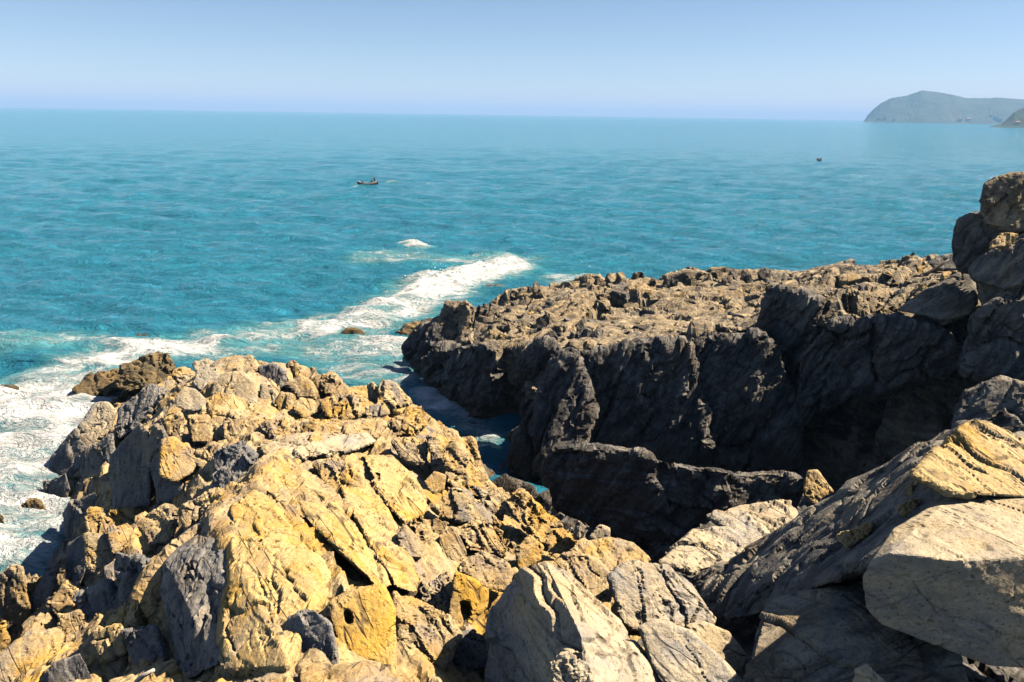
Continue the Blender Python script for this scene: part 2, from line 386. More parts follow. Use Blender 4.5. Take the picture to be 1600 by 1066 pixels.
# gully floor and the shelf in front
shelf = thing('rock_shelf', 'broken shadowed bedrock floor between the foreground boulders', 'bedrock')
P = [np.array(p) for p in [(1.0,27.2,.5),(1.5,25.5,1.0),(2.0,23.5,1.6),(2.6,28.3,.3),(0.5,26,-.2),(1,22,1.2),(4,29,-.6),(8,30,-.2),(13,29,0.3),(18,22,3),(24,22,4),(2,16,3.6),(5,18,3.0),(9,19,3.2),(13,18,4.0),(18,15,6),(24,14,8),
  (1.2,12,4.6),(4,12,5.0),(8,12,5.4),(12,10,7.0),(16,9,8.0),(0,8,5.6),(3,7,6.3),(6,7,6.6),(10,6,7.5),(-1,10,5.0),(-1,6,6)]]
mass('bedrock', P, -2.0, 'dark', 'mass', 0.1, ST_TOP, shelf, seed=4)  # gully shade put into the floor's dark material

# ------------------------------------------------------------------ blocks one can tell apart, set on the bedrock
def blk(name, outline, parent=None, mat='outcrop', style='block', sv=0.8, sh=0.0, lift=0.15, rim=0.07, inner=0.92, t=0.5,
        anchor=None, at_y=None, sn=None, k=None, seed=None, det=345, zcut=None, conform=None, dents=()):
    """outline in photo pixels; its face leans back by sv and turns right by sh (run per rise); it stands lift proud of the rock it sits on"""
    cx = sum(p[0] for p in outline)/len(outline); cy = sum(p[1] for p in outline)/len(outline)
    if at_y is None:
        a = anchor or (cx, cy); h = hit(*a)
        at_y = h[0].y
        if anchor: pass
    if parent is out and conform is None:
        h = hit(cx, min(cy, 1060), TINS[0:1])
        if h is not None: at_y = min(at_y, h[0].y - (0.32 if cy > 760 and cx < 340 else 0.15))
    ya = at_y - lift
    s = ya/FPX; size = math.sqrt((max(p[0] for p in outline)-min(p[0] for p in outline))*(max(p[1] for p in outline)-min(p[1] for p in outline)))*s
    def dep(x, y):
        if conform is None: return ya + sv*(cy-y)*s + sh*(x-cx)*s
        h = hit(x, min(y, 1064), TINS[0:1]); return h[0].y - conform
    pts = []
    for x, y in outline:
        pts.append(Y(x, y, dep(x, y) + rim*size*0.5))
        xi, yi = cx+(x-cx)*inner, cy+(y-cy)*inner
        pts.append(Y(xi, yi, dep(xi, yi)))
        pts.append(Y(cx+(x-cx)*0.9, cy+(y-cy)*0.9, dep(x, y) + rim*size*0.5 + t*max(size, .4)))
    blk.n += 1
    o = rock(name, pts, mat, style, max(ya/det, 0.016), sn or ST_OUT, k or (min(1.0, max(.3, size/1.6)) if parent is None else max(.5, min(1.0, ya/24))), (blk.n*1.37 if parent is None else 0) if seed is None else seed, parent, zcut)
    for dx, dy, rp, dd in dents:       # solution holes
        co = get_co(o.data); v = co - C0; w = v @ _f
        rr = np.hypot((800+FPX*(v@_r)/w - dx)*1.2, (533-FPX*(v@_u)/w - dy)*.8)/rp*(1+.9*perlin(co*3.1+2)+.5*perlin(co*8))
        vis = v[:, 1] < ya + 1.0
        push = dd*(1-sstep(.35, 1.1, rr))*vis
        set_co(o.data, co + v/np.linalg.norm(v, axis=1)[:, None]*push[:, None])
    return o
blk.n = 0
KP = BVH[0:1]
def O(outline, **k):
    if 'sn' not in k and sum(a[1] for a in outline)/len(outline) < 700: k['sn'] = ST_CREST
    return blk('rock_block', outline, out, **k)
# rounded blocks on the far crest
O([(300,566),(322,560),(340,566),(345,580),(318,590),(303,580)], sv=1.0, style='smooth', at_y=28.6, mat='boulder')
O([(340,562),(372,558),(395,556),(404,575),(391,592),(362,580)], sv=.9, at_y=28.3)
O([(403,574),(428,567),(447,581),(444,603),(431,614),(408,598)], sv=.6, sh=-.4, at_y=27.4, mat='grey')
O([(447,571),(456,559),(466,566),(472,584),(459,594)], sv=.3, at_y=27.6, style='karst')
O([(298,597),(306,576),(322,571),(341,579),(347,593),(330,614),(310,611)], sv=.9, style='smooth', at_y=26.4, mat='boulder')
O([(328,616),(336,594),(353,580),(378,581),(397,594),(404,612),(402,642),(375,650),(337,641)], sv=.7, style='smooth', at_y=25.2, lift=.1, mat='boulder')
O([(272,622),(287,603),(305,606),(322,622),(325,642),(300,645),(274,637)], sv=.8, style='smooth', at_y=24.8, mat='boulder')
O([(406,600),(419,597),(428,616),(441,646),(424,652),(406,646)], sv=.5, sh=.3, at_y=25.4, style='smooth', mat='boulder')
O([(446,602),(469,587),(487,597),(498,622),(469,622)], sv=.6, at_y=26.8)
O([(456,637),(469,620),(497,625),(498,644),(475,656)], sv=.7, sh=.3, style='smooth', at_y=24.2)
O([(425,630),(440,612),(458,620),(462,650),(440,656)], sv=.7, at_y=24.8)
O([(490,590),(520,588),(548,606),(556,626),(520,620),(498,612)], sv=1, at_y=28, style='karst')
O([(500,628),(530,612),(558,622),(566,650),(535,660),(508,652)], sv=.8, at_y=25.6, style='karst')
O([(572,602),(581,594),(591,609),(588,632),(575,628)], sv=.2, at_y=26.2)
O([(588,604),(597,591),(619,600),(645,630),(619,640),(600,627)], sv=.5, sh=.4, at_y=25.8, style='karst')
O([(572,634),(600,628),(610,645),(588,655),(574,650)], sv=.8, at_y=24.6)
O([(640,640),(659,630),(668,648),(655,660)], sv=.7, at_y=24.4)
O([(600,660),(640,640),(665,662),(650,684),(612,680)], sv=1.1, at_y=23.2, style='karst')
O([(669,683),(700,672),(738,687),(750,715),(762,745),(764,785),(712,768),(676,733)], sv=.9, sh=.7, at_y=20.6, style='karst', lift=.2)
O([(519,676),(560,655),(600,654),(606,664),(588,686),(537,684)], sv=1.4, at_y=21.6)
O([(612,690),(650,680),(668,700),(664,726),(630,720)], sv=1.0, at_y=20.6, style='karst')
# left cliff: columns and tan slabs facing the surf
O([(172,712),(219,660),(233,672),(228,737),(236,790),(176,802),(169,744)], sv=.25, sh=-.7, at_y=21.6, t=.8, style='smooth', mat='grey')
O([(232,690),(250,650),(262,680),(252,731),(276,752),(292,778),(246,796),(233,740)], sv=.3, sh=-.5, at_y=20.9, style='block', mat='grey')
O([(250,686),(272,682),(312,717),(302,739),(276,755),(248,745)], sv=.8, sh=.2, at_y=20.6, style='smooth', t=.7)
O([(255,655),(280,645),(292,665),(285,690),(262,682)], sv=.6, at_y=22.2)
O([(290,650),(325,648),(348,675),(330,695),(300,690)], sv=.9, at_y=22.4)
O([(288,695),(318,695),(330,715),(318,735),(296,722)], sv=.7, at_y=20.8)
O([(345,655),(395,652),(432,665),(425,690),(390,700),(352,690)], sv=1.1, at_y=22.0)
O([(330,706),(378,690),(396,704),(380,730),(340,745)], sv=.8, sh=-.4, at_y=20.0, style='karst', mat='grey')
O([(400,660),(440,655),(470,668),(466,688),(425,694)], sv=1.3, at_y=22.0, style='karst')
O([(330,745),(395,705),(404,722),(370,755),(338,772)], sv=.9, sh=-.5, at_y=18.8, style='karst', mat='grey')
O([(116,675),(147,630),(169,628),(185,642),(175,676),(134,702)], sv=.9, sh=-.2, at_y=29.6, style='smooth', mat='boulder')
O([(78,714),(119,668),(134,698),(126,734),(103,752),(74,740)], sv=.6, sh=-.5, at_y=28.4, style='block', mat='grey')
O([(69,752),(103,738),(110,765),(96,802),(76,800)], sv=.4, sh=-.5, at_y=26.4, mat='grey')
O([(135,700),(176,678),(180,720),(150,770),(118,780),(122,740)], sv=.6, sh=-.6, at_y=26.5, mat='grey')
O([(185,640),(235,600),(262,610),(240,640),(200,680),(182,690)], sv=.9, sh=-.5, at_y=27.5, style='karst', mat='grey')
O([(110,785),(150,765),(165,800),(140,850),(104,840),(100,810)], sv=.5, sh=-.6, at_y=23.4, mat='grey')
O([(170,800),(215,795),(222,820),(180,835)], sv=.8, at_y=20.4, style='karst')
# lower ridge and the shadowed hollow under it
O([(131,816),(141,792),(162,798),(174,820),(158,838),(134,838)], sv=.7, sh=.1, at_y=19.4, style='karst')
O([(168,826),(200,812),(214,826),(202,850),(176,866)], sv=.8, sh=.3, at_y=18.6)
O([(212,816),(259,790),(280,796),(277,822),(258,872),(226,878)], sv=.6, sh=-.2, at_y=17.2, style='karst')
O([(276,800),(330,766),(350,768),(334,786),(290,826)], sv=1.0, sh=-.2, at_y=16.8, style='karst')
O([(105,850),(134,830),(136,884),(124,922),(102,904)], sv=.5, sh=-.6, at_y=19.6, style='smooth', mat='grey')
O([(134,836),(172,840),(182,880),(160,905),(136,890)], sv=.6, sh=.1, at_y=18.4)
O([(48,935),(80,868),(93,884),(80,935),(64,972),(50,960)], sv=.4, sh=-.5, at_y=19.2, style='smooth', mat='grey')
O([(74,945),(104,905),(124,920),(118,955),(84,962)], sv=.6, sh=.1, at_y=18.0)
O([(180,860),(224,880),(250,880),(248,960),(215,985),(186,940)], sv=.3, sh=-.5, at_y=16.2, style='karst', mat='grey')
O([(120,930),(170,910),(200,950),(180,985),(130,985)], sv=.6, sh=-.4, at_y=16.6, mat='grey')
O([(90,960),(130,955),(136,990),(105,1005)], sv=.7, at_y=16.6)
O([(140,985),(190,975),(200,1020),(160,1035)], sv=.6, sh=-.3, at_y=15.2)
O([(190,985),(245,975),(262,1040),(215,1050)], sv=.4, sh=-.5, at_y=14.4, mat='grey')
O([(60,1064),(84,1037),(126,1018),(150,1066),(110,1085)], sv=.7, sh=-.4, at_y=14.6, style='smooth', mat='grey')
O([(0,897),(19,880),(34,886),(38,910),(42,938),(54,985),(26,1002),(0,975)], sv=.3, sh=-.1, at_y=19.6)
O([(-20,1040),(25,1000),(87,982),(102,992),(92,1016),(56,1030),(47,1066),(-20,1075)], sv=1.0, sh=.1, at_y=15.8)
O([(-20,985),(6,972),(16,1000),(2,1024),(-20,1020)], sv=.5, at_y=17.0)
# the main ridge: shaded flank, yellow face, parallel bands
O([(252,874),(294,808),(350,764),(369,795),(352,858),(358,908),(380,930),(380,966),(369,1010),(341,1040),(294,1064),(272,1034),(248,930)], sv=.35, sh=-.85, at_y=13.9, style='face', t=.5, lift=.1, conform=0.4, mat='grey')
O([(348,766),(392,738),(420,772),(456,795),(505,835),(524,885),(505,935),(462,956),(456,1075),(336,1078),(376,968),(374,890),(350,856)], sv=.85, sh=.25, at_y=13.0, style='face', t=.5, lift=.1, rim=.22, inner=.82, mat='yellow', conform=0.45)
O([(392,722),(440,700),(470,720),(462,760),(430,780),(396,752)], sv=1.1, sh=.1, at_y=17.6, style='block', mat='yellow', conform=0.4)
O([(400,694),(462,681),(531,679),(577,675),(590,690),(556,704),(494,716),(425,721)], sv=1.9, at_y=19.6, style='face', rim=.25, conform=0.4, mat='boulder')
O([(447,764),(491,756),(531,789),(587,864),(614,915),(590,922),(562,882),(509,829),(450,788)], sv=.95, sh=.2, at_y=15.2, style='face', rim=.2, inner=.8, mat='yellow', conform=0.45)
O([(490,725),(525,715),(560,735),(575,770),(540,785),(505,760)], sv=1.2, at_y=17.6, style='karst')
O([(525,747),(575,750),(619,814),(650,889),(652,927),(618,919),(575,854),(537,782)], sv=.95, sh=.25, at_y=15.6, style='face', rim=.2, inner=.8, mat='yellow', conform=0.42)
O([(566,712),(612,712),(640,740),(670,790),(664,804),(632,820),(600,785)], sv=1.1, sh=.2, at_y=17.6, style='face', rim=.25, mat='yellow', conform=0.35, dents=[(612,725,12,.3),(590,745,7,.25)])
O([(632,822),(655,850),(660,890),(655,930),(640,900),(622,840)], sv=.8, sh=.4, at_y=15.6)
O([(514,940),(547,920),(600,912),(618,952),(621,1042),(618,1080),(545,1080),(525,992),(511,964)], sv=.75, sh=.2, at_y=10.9, style='smooth', rim=.16, inner=.86, t=.7, mat='yellow', dents=[(545,966,9,.35)])
O([(615,927),(650,934),(702,964),(718,992),(690,1070),(625,1070),(618,983)], sv=.8, sh=.35, at_y=11.6, style='karst')
O([(700,954),(712,893),(738,902),(764,920),(762,947),(731,982),(708,988)], sv=.4, sh=.45, at_y=12.8, style='smooth', mat='yellow', dents=[(728,958,13,.35)])
O([(655,922),(700,893),(714,930),(700,960),(662,940)], sv=.9, sh=.1, at_y=13.6, style='karst')
O([(712,889),(750,862),(790,871),(808,895),(788,925),(762,922)], sv=.8, sh=.2, at_y=14.0, style='karst')
O([(627,820),(647,810),(663,830),(657,860),(637,857)], sv=.5, at_y=16.2, style='karst')
O([(655,808),(681,806),(702,817),(690,850),(678,864),(666,833)], sv=.5, at_y=16.6)
O([(684,838),(704,822),(720,839),(730,867),(702,897),(690,870)], sv=.6, sh=.2, at_y=15.8, style='smooth')
O([(674,793),(703,760),(726,767),(753,795),(770,819),(731,813),(700,813)], sv=.6, sh=.3, at_y=17.2, style='block')
O([(661,753),(678,735),(698,742),(695,766),(675,775)], sv=.5, sh=.3, at_y=18.6, style='smooth')
O([(712,822),(759,811),(788,830),(792,870),(750,866),(728,854)], sv=.8, sh=.3, at_y=16.0, style='karst')
O([(690,700),(715,690),(735,715),(725,745),(700,735)], sv=.7, sh=.2, at_y=19.6, style='karst')
O([(740,760),(765,770),(790,800),(780,825),(755,800)], sv=.7, sh=.4, at_y=17.6, style='karst')
O([(787,782),(812,766),(844,789),(880,820),(868,850),(840,850),(806,812)], sv=.8, sh=.3, at_y=17.4, style='karst')
O([(803,857),(828,836),(852,855),(845,875),(812,894)], sv=.5, sh=.3, at_y=15.6, style='block')
O([(850,830),(880,822),(902,838),(890,868),(858,866)], sv=.8, at_y=16.2, style='karst')
O([(700,1000),(735,985),(775,1000),(770,1040),(720,1050)], sv=.6, sh=-.4, at_y=12.0, mat='grey')
O([(450,965),(490,950),(518,975),(530,1040),(480,1060),(456,1020)], sv=.5, sh=-.5, at_y=12.6, mat='grey')
O([(480,1066),(505,1040),(530,1060),(530,1085),(480,1085)], sv=.8, sh=.3, at_y=10.6)

# low weedy ledge beyond the outcrop
blk('rock_ledge', [(113,610),(140,586),(184,577),(200,606),(150,619),(122,620)], None, 'weed', 'karst', sv=1.2, at_y=37.5, t=.6, zcut=-.6)
tag(bpy.data.objects['rock_ledge'], 'low brown weed-covered ledge reaching left into white surf', 'rock ledge')
o2 = blk('rock_ledge', [(184,580),(219,560),(247,547),(262,556),(275,575),(260,600),(205,612),(180,605)], None, 'weed', 'karst', sv=.9, at_y=36.2, t=.8, zcut=-.6)
tag(o2, 'humped brown rock rising behind the pale crest, right of the weedy ledge', 'rock')

# ------------------------------------------------------------------ blocks of the headland
def Hd(outline, **k):
    k.setdefault('mat', 'cliff'); k.setdefault('style', 'wall'); k.setdefault('sn', ST_CL); k.setdefault('det', 345)
    return blk('rock_block', outline, head, **k)
Hd([(690,500),(697,476),(712,484),(726,470),(742,480),(741,520),(736,540),(700,545),(686,535)], at_y=41.5, sv=.2, sh=-.4)
Hd([(742,500),(770,488),(792,495),(790,520),(760,530),(744,525)], at_y=41.5, sv=1.0, sh=.3, style='block')
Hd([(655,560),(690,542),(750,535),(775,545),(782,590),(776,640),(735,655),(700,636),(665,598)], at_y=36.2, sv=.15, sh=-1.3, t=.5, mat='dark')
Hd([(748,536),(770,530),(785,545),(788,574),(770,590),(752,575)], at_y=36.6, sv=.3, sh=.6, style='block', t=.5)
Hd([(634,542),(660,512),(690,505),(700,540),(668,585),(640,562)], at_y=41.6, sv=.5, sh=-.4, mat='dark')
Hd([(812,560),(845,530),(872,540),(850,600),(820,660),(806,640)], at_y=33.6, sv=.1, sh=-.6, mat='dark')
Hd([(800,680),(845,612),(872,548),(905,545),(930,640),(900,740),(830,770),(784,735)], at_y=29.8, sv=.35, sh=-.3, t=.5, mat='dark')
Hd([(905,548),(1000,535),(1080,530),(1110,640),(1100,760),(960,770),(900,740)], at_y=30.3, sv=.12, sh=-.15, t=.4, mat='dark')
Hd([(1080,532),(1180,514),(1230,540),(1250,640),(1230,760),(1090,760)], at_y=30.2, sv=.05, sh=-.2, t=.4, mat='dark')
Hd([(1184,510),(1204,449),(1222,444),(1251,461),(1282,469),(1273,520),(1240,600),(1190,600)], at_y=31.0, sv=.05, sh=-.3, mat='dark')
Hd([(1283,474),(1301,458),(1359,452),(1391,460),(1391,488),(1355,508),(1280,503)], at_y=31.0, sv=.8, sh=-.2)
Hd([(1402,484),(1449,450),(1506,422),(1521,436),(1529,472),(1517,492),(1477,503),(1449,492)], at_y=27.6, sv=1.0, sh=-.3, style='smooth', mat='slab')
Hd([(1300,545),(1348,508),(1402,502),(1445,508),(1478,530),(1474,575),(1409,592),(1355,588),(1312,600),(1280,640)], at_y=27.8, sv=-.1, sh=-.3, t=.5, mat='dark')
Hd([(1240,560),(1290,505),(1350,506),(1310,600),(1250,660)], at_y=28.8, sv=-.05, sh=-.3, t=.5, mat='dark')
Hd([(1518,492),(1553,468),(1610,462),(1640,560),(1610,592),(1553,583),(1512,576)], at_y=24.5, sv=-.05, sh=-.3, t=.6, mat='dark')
Hd([(1481,662),(1506,609),(1564,587),(1620,600),(1640,700),(1500,700)], at_y=21.5, sv=.35, sh=-.2, t=.6, style='block', mat='slab')
Hd([(1489,382),(1496,342),(1519,331),(1540,331),(1588,355),(1600,380),(1553,400),(1515,424),(1497,424)], at_y=27.0, sv=.1, sh=-.3, style='block', k=1.0, mat='dark')
Hd([(1533,330),(1538,287),(1553,279),(1581,271),(1620,270),(1640,350),(1590,362),(1540,350)], at_y=26.6, sv=.2, sh=-.2, style='block', k=1.0)
Hd([(1515,422),(1530,404),(1553,391),(1590,374),(1640,350),(1640,430),(1566,455),(1520,436)], at_y=25.8, sv=.5, sh=-.5, style='block', mat='slab')
Hd([(1541,392),(1549,378),(1571,368),(1590,366),(1576,384)], at_y=25.4, sv=.6, style='karst', mat='outcrop')
Hd([(1410,415),(1431,400),(1441,406),(1449,417),(1430,424)], at_y=38, sv=.5, style='karst', mat='outcrop')
Hd([(1447,410),(1474,397),(1500,399),(1500,424),(1462,424)], at_y=36, sv=.6, style='block', mat='slab')
Hd([(1020,452),(1035,430),(1080,422),(1140,428),(1152,440),(1140,457)], at_y=46.5, sv=.3, style='karst', k=1.2)
Hd([(1280,428),(1310,416),(1370,420),(1380,432),(1300,436)], at_y=44, sv=.6, style='karst')

Hd([(1512,372),(1560,350),(1640,340),(1680,400),(1640,470),(1525,470),(1512,420)], at_y=28.4, sv=.1, sh=-.2, style='wall', mat='slab')
Hd([(1520,430),(1600,400),(1660,430),(1660,480),(1540,480)], at_y=26.2, sv=.4, style='wall', mat='slab')
S_END = blk('sea_rock', [(764,756),(790,742),(832,758),(856,790),(822,812),(784,802)], None, 'dark', 'block', sv=.6, sh=-.2, at_y=27.2, t=1.2, zcut=-.6)
tag(S_END, 'dark wet boulder at the closed end of the inlet', 'boulder')
# ------------------------------------------------------------------ the low ridge in the gully
ridge = thing('rock_ridge', 'dark low rock ridge with sunlit jagged rim in the shadowed gully', 'rock ridge')
def Rg(outline, **k): return blk('rock_block', outline, ridge, mat='dark', style='mass', sn=(.2,.1,.95), **k)  # dark material paints the gully's shade onto the ridge
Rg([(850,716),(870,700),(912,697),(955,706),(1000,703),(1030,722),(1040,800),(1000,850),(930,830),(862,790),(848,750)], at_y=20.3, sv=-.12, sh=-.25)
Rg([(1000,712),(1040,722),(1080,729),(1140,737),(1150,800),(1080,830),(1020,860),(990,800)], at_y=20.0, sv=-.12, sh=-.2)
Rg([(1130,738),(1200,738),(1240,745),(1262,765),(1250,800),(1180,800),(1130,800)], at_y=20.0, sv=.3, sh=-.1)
blk('rock_block', [(1254,768),(1262,735),(1277,733),(1304,768),(1270,788)], ridge, mat='outcrop', at_y=19.6, sv=.3, sh=.2)

# ------------------------------------------------------------------ boulders and slabs of the foreground, each a thing
def B(name, label, cat, outline, mat='boulder', **k):
    return tag(blk(name, outline, None, mat, **k), label, cat)
B('rock_slab', 'low rounded tan rock, upper of two lobes below the dark gully ridge', 'rock', [(1106,807),(1153,786),(1187,782),(1233,783),(1252,808),(1247,832),(1197,848),(1137,830)], at_y=16.6, sv=1.5, sh=.1, style='block', sn=(.2,-.3,.9))
B('rock_slab', 'low tan rock with dark seams, lower lobe beside the bedded slab', 'rock', [(1028,880),(1069,845),(1084,826),(1137,823),(1192,842),(1137,882),(1078,896)], at_y=15.2, sv=1.5, sh=.1, style='block', sn=(.2,-.3,.9))
B('boulder', 'flat-topped tan boulder at the mouth of the dark gully', 'boulder', [(888,860),(912,845),(953,839),(991,850),(1018,873),(1009,884),(969,886),(945,895)], at_y=14.4, sv=1.2, style='block', mat='outcrop')
B('boulder', 'tan boulder wedged between the big grey boulder and the banded one', 'boulder', [(860,875),(878,864),(900,859),(934,871),(955,895),(948,930),(925,945),(896,915)], at_y=12.6, sv=.9, style='block', mat='outcrop')
B('stone', 'small rounded tan stone above the flat-topped boulder', 'stone', [(920,840),(937,820),(953,826),(952,846),(930,850)], at_y=15.4, sv=.4)
B('stone', 'small upright stone left of the rounded one at the gully', 'stone', [(895,832),(904,812),(914,822),(914,842),(900,846)], at_y=16.0, sv=.2)
B('boulder', 'banded grey and tan boulder with rough left face', 'boulder', [(950,901),(981,880),(1019,881),(1053,886),(1083,914),(1118,964),(1112,984),(1050,980),(1010,985),(972,985)], at_y=11.6, sv=.7, sh=.35, style='block', sn=(.8,.5,.2))
B('boulder', 'smooth rounded grey boulder under the bedded slab', 'boulder', [(1070,975),(1100,970),(1140,985),(1171,1025),(1160,1052),(1122,1055),(1085,1010)], at_y=10.4, sv=.8, sh=.2, style='smooth')
B('boulder', 'tan angular boulder with a corner lit, in front of the banded one', 'boulder', [(998,980),(1022,967),(1050,975),(1082,985),(1124,1023),(1175,1080),(1053,1085),(1016,1040)], at_y=9.7, sv=.75, sh=.1, style='smooth')
B('boulder', 'small rough boulder at the foot of the big grey boulder', 'boulder', [(858,1035),(884,1018),(919,1037),(940,1075),(864,1078)], at_y=8.3, sv=.7, style='karst')
B('stone', 'small pointed tan stone in the shadow under the big block', 'stone', [(1327,1075),(1335,1046),(1346,1052),(1354,1037),(1396,1078)], at_y=8.6, sv=.3, sh=.2)
# big boulder with a sharp crest: grey left flank, lit right flank
def ridgeblk(name, label, cat, pts, t, mat, style, voxel, **k):
    o = rock(name, block_pts(pts, t), mat, style, voxel, **k); return tag(o, label, cat)
ridgeblk('boulder', 'big sharp-crested boulder, grey left flank and cream sunlit right flank', 'boulder',
  [(770,950,11.2),(816,892,11.3),(853,877,11.1),(884,892,10.8),(912,920,10.4),(969,970,10.0),(1016,1033,9.6),(1040,1080,9.4),(930,1080,7.9),(908,992,8.8),(888,950,9.4),(862,895,10.5),(750,1080,10.4),(775,1014,10.9)],
  1.2, 'boulder', 'block', 0.028, sn=(.7,.3,.5), k=.9, seed=31)
# bedded slab climbing to the right, and the big block lying on it
ridgeblk('rock_slab', 'dark bedded rock slab climbing right to a sunlit crest', 'rock slab',
  [(1082,905,14.6),(1254,828,14.4),(1303,785,13.9),(1417,718,13.0),(1514,657,12.6),(1545,662,12.2),(1620,700,11.5),(1640,800,10.2),(1480,790,10.3),(1400,830,10.3),(1362,882,9.9),(1250,935,11.0),(1140,977,12.0),(1092,945,13.4)],
  1.6, 'slab', 'bedded', 0.037, sn=ST_SLAB, seed=33)
ridgeblk('boulder', 'large dark boulder in shade beneath the overhanging pale block', 'boulder',
  [(1197,954,10.4),(1222,936,10.7),(1352,905,10.6),(1440,940,10.2),(1500,1000,9.6),(1520,1080,9.0),(1160,1085,8.8),(1185,1010,9.8)],
  1.2, 'slab', 'block', 0.027, sn=(.1,.2,.9), seed=35)
ridgeblk('boulder', 'huge pale block with flat white top and brown front, lower right', 'boulder',
  [(1364,874,8.75),(1396,826,9.5),(1490,771,10.5),(1720,757,10.6),(1720,870,8.8),(1600,870,8.55),(1510,877,8.38),(1392,864,8.5),
   (1346,900,8.75),(1352,950,8.95),(1378,976,8.9),(1514,1008,8.75),(1547,1040,8.75),(1720,1052,9.1)],
  1.0, 'boulder', 'crisp', 0.027, sn=(.25,.1,.95), k=.8, seed=41)
B('boulder', 'broad sunlit yellow-tan rock forming the peak above the huge pale block', 'rock', [(1422,742),(1470,698),(1514,655),(1545,660),(1625,692),(1640,780),(1560,770),(1480,772)], at_y=10.9, sv=1.5, sh=.15, style='block', mat='yellow', t=.4)
B('rock_slab', 'thin tan slab on top behind the huge pale block', 'rock slab', [(1496,772),(1540,764),(1620,755),(1640,790),(1600,800),(1540,790)], at_y=10.9, sv=1.8)
B('boulder', 'yellow tan lump resting on the slab near its crest', 'boulder', [(1417,760),(1453,743),(1475,750),(1496,767),(1473,785),(1425,781)], at_y=11.4, sv=1.0, style='karst', mat='outcrop', sh=.2)
B('boulder', 'yellow tan lump below the first, above the pale block', 'boulder', [(1400,789),(1425,778),(1467,786),(1458,805),(1408,807)], at_y=10.8, sv=.8, style='block', mat='outcrop', sh=.2)
B('stone', 'pitted honeycomb stone on the dark bedded slab', 'stone', [(1305,838),(1335,822),(1362,819),(1358,838),(1322,858)], at_y=11.0, sv=.7, style='karst', mat='outcrop')

# ------------------------------------------------------------------ rocks awash
def S(label, outline, at, name='sea_rock', mat='weed', **k):
    o = blk(name, outline, None, mat, at_y=float(Z(*at, 0)[1])+.3, zcut=-.5, **k); return tag(o, label, 'sea rock', 'rocks awash in the surf')
S('tan two-humped rock standing alone in the foam of the inlet mouth', [(530,523),(541,511),(560,514),(571,521),(572,536),(548,536)], (552,533), style='block', sv=.4)
S('flat brown rock at the left edge of the picture in the foam', [(-14,606),(10,601),(30,602),(32,612),(5,620),(-14,622)], (10,615), style='karst', sv=1)
S('upright brown rock in the foam beside the outcrop foot', [(36,790),(48,778),(66,780),(73,800),(70,822),(44,828),(36,810)], (55,818), style='karst', sv=.3)
S('small pale rock behind the weedy ledge', [(204,552),(214,543),(226,541),(230,549),(222,558),(206,558)], (217,556), style='karst', sv=.4)
S('brown rock cut by the left picture edge below the upright one', [(-16,810),(2,800),(8,820),(6,846),(-16,850)], (0,840), style='karst', sv=.3)
S('small dark rock tips beyond the pale one', [(206,524),(215,520),(232,522),(236,529),(208,530)], (220,528), style='karst', sv=.5)
S('long flat reef strip in the white water left of the headland', [(615,468),(650,464),(700,465),(712,469),(660,473),(618,472)], (660,471), style='karst', sv=1.5)
S('flat brown reef slab under the breaking wave', [(728,452),(750,446),(785,446),(795,451),(770,456),(732,456)], (760,454), style='karst', sv=1.0)
S('small dark rock awash left of the reef strip', [(506,490),(516,486),(530,488),(532,492),(510,494)], (518,491), style='karst', sv=1.0)
S('low wet ledge with water pouring off, left of the headland tip', [(614,520),(640,505),(690,494),(700,510),(668,528),(628,526)], (655,526), style='karst', sv=1.2)

# ------------------------------------------------------------------ loose rubble and karst teeth wedged into the bedrock
def variant(n, style, seed, flat):
    r = np.random.RandomState(seed)
    pts = np.array([(x, y, z) for x in (-1, 1) for y in (-1, 1) for z in (-1, 1)], float)*.78 + r.uniform(-.42, .42, (8, 3))
    pts = np.concatenate([pts, r.uniform(-1.05, 1.05, (n-8, 3))])*np.array(flat)
    me = remesh(hull_mesh(pts), 0.075); displace(me, style, (r.normal(), r.normal(), 1), .55, seed); flat_shade(me); return me
VB = [variant(10, 'block', 100+i, (1, .8, .7)) for i in range(9)]
VT = [variant(9, 'karst', 200+i, (.75, .7, 1.15)) for i in range(7)]
def inside(x, y, poly):
    c = False
    for (x1, y1), (x2, y2) in zip(poly, poly[1:]+poly[:1]):
        if (y1 > y) != (y2 > y) and x < (x2-x1)*(y-y1)/(y2-y1)+x1: c = not c
    return c
RND = random.Random(4)
def strew(parent, tree, poly, n, lo, hi, variants, mats, name, stretch=1.0):
    xs = [p[0] for p in poly]; ys = [p[1] for p in poly]; done = 0; tries = 0
    while done < n and tries < n*30:
        tries += 1
        x, y = RND.uniform(min(xs), max(xs)), RND.uniform(min(ys), max(ys))
        if not inside(x, y, poly): continue
        h = hit(x, y, tree)
        if h is None: continue
        r = (lo*(hi/lo)**(RND.random()**1.6))*h[0].y/FPX/2
        src = RND.choice(variants); mt = RND.choice(mats)
        key = (src.name, mt)
        if key not in strew.c:
            c = src.copy(); c.materials.clear(); c.materials.append(M[mt]); strew.c[key] = c
        o = link(name, strew.c[key], None, parent)
        o.location = h[0] - Vector((0, 0, r*0.25)); o.scale = (r, r*RND.uniform(.7, 1.1), r*RND.uniform(.75, 1.2)*stretch)
        o.rotation_euler = (RND.uniform(-.5, .5), RND.uniform(-.5, .5), RND.uniform(0, 6.28)); done += 1
strew.c = {}
T0, T1, T2 = BVH[0:1], BVH[1:2], BVH[2:3]
strew(out, T0, [(300,575),(460,580),(600,600),(660,650),(560,670),(400,700),(330,690),(250,650)], 26, 8, 20, VB, ['outcrop'], 'stone')
strew(out, T0, [(600,640),(690,670),(770,760),(800,800),(790,900),(660,940),(640,800),(620,700)], 36, 8, 22, VB, ['outcrop'], 'stone')
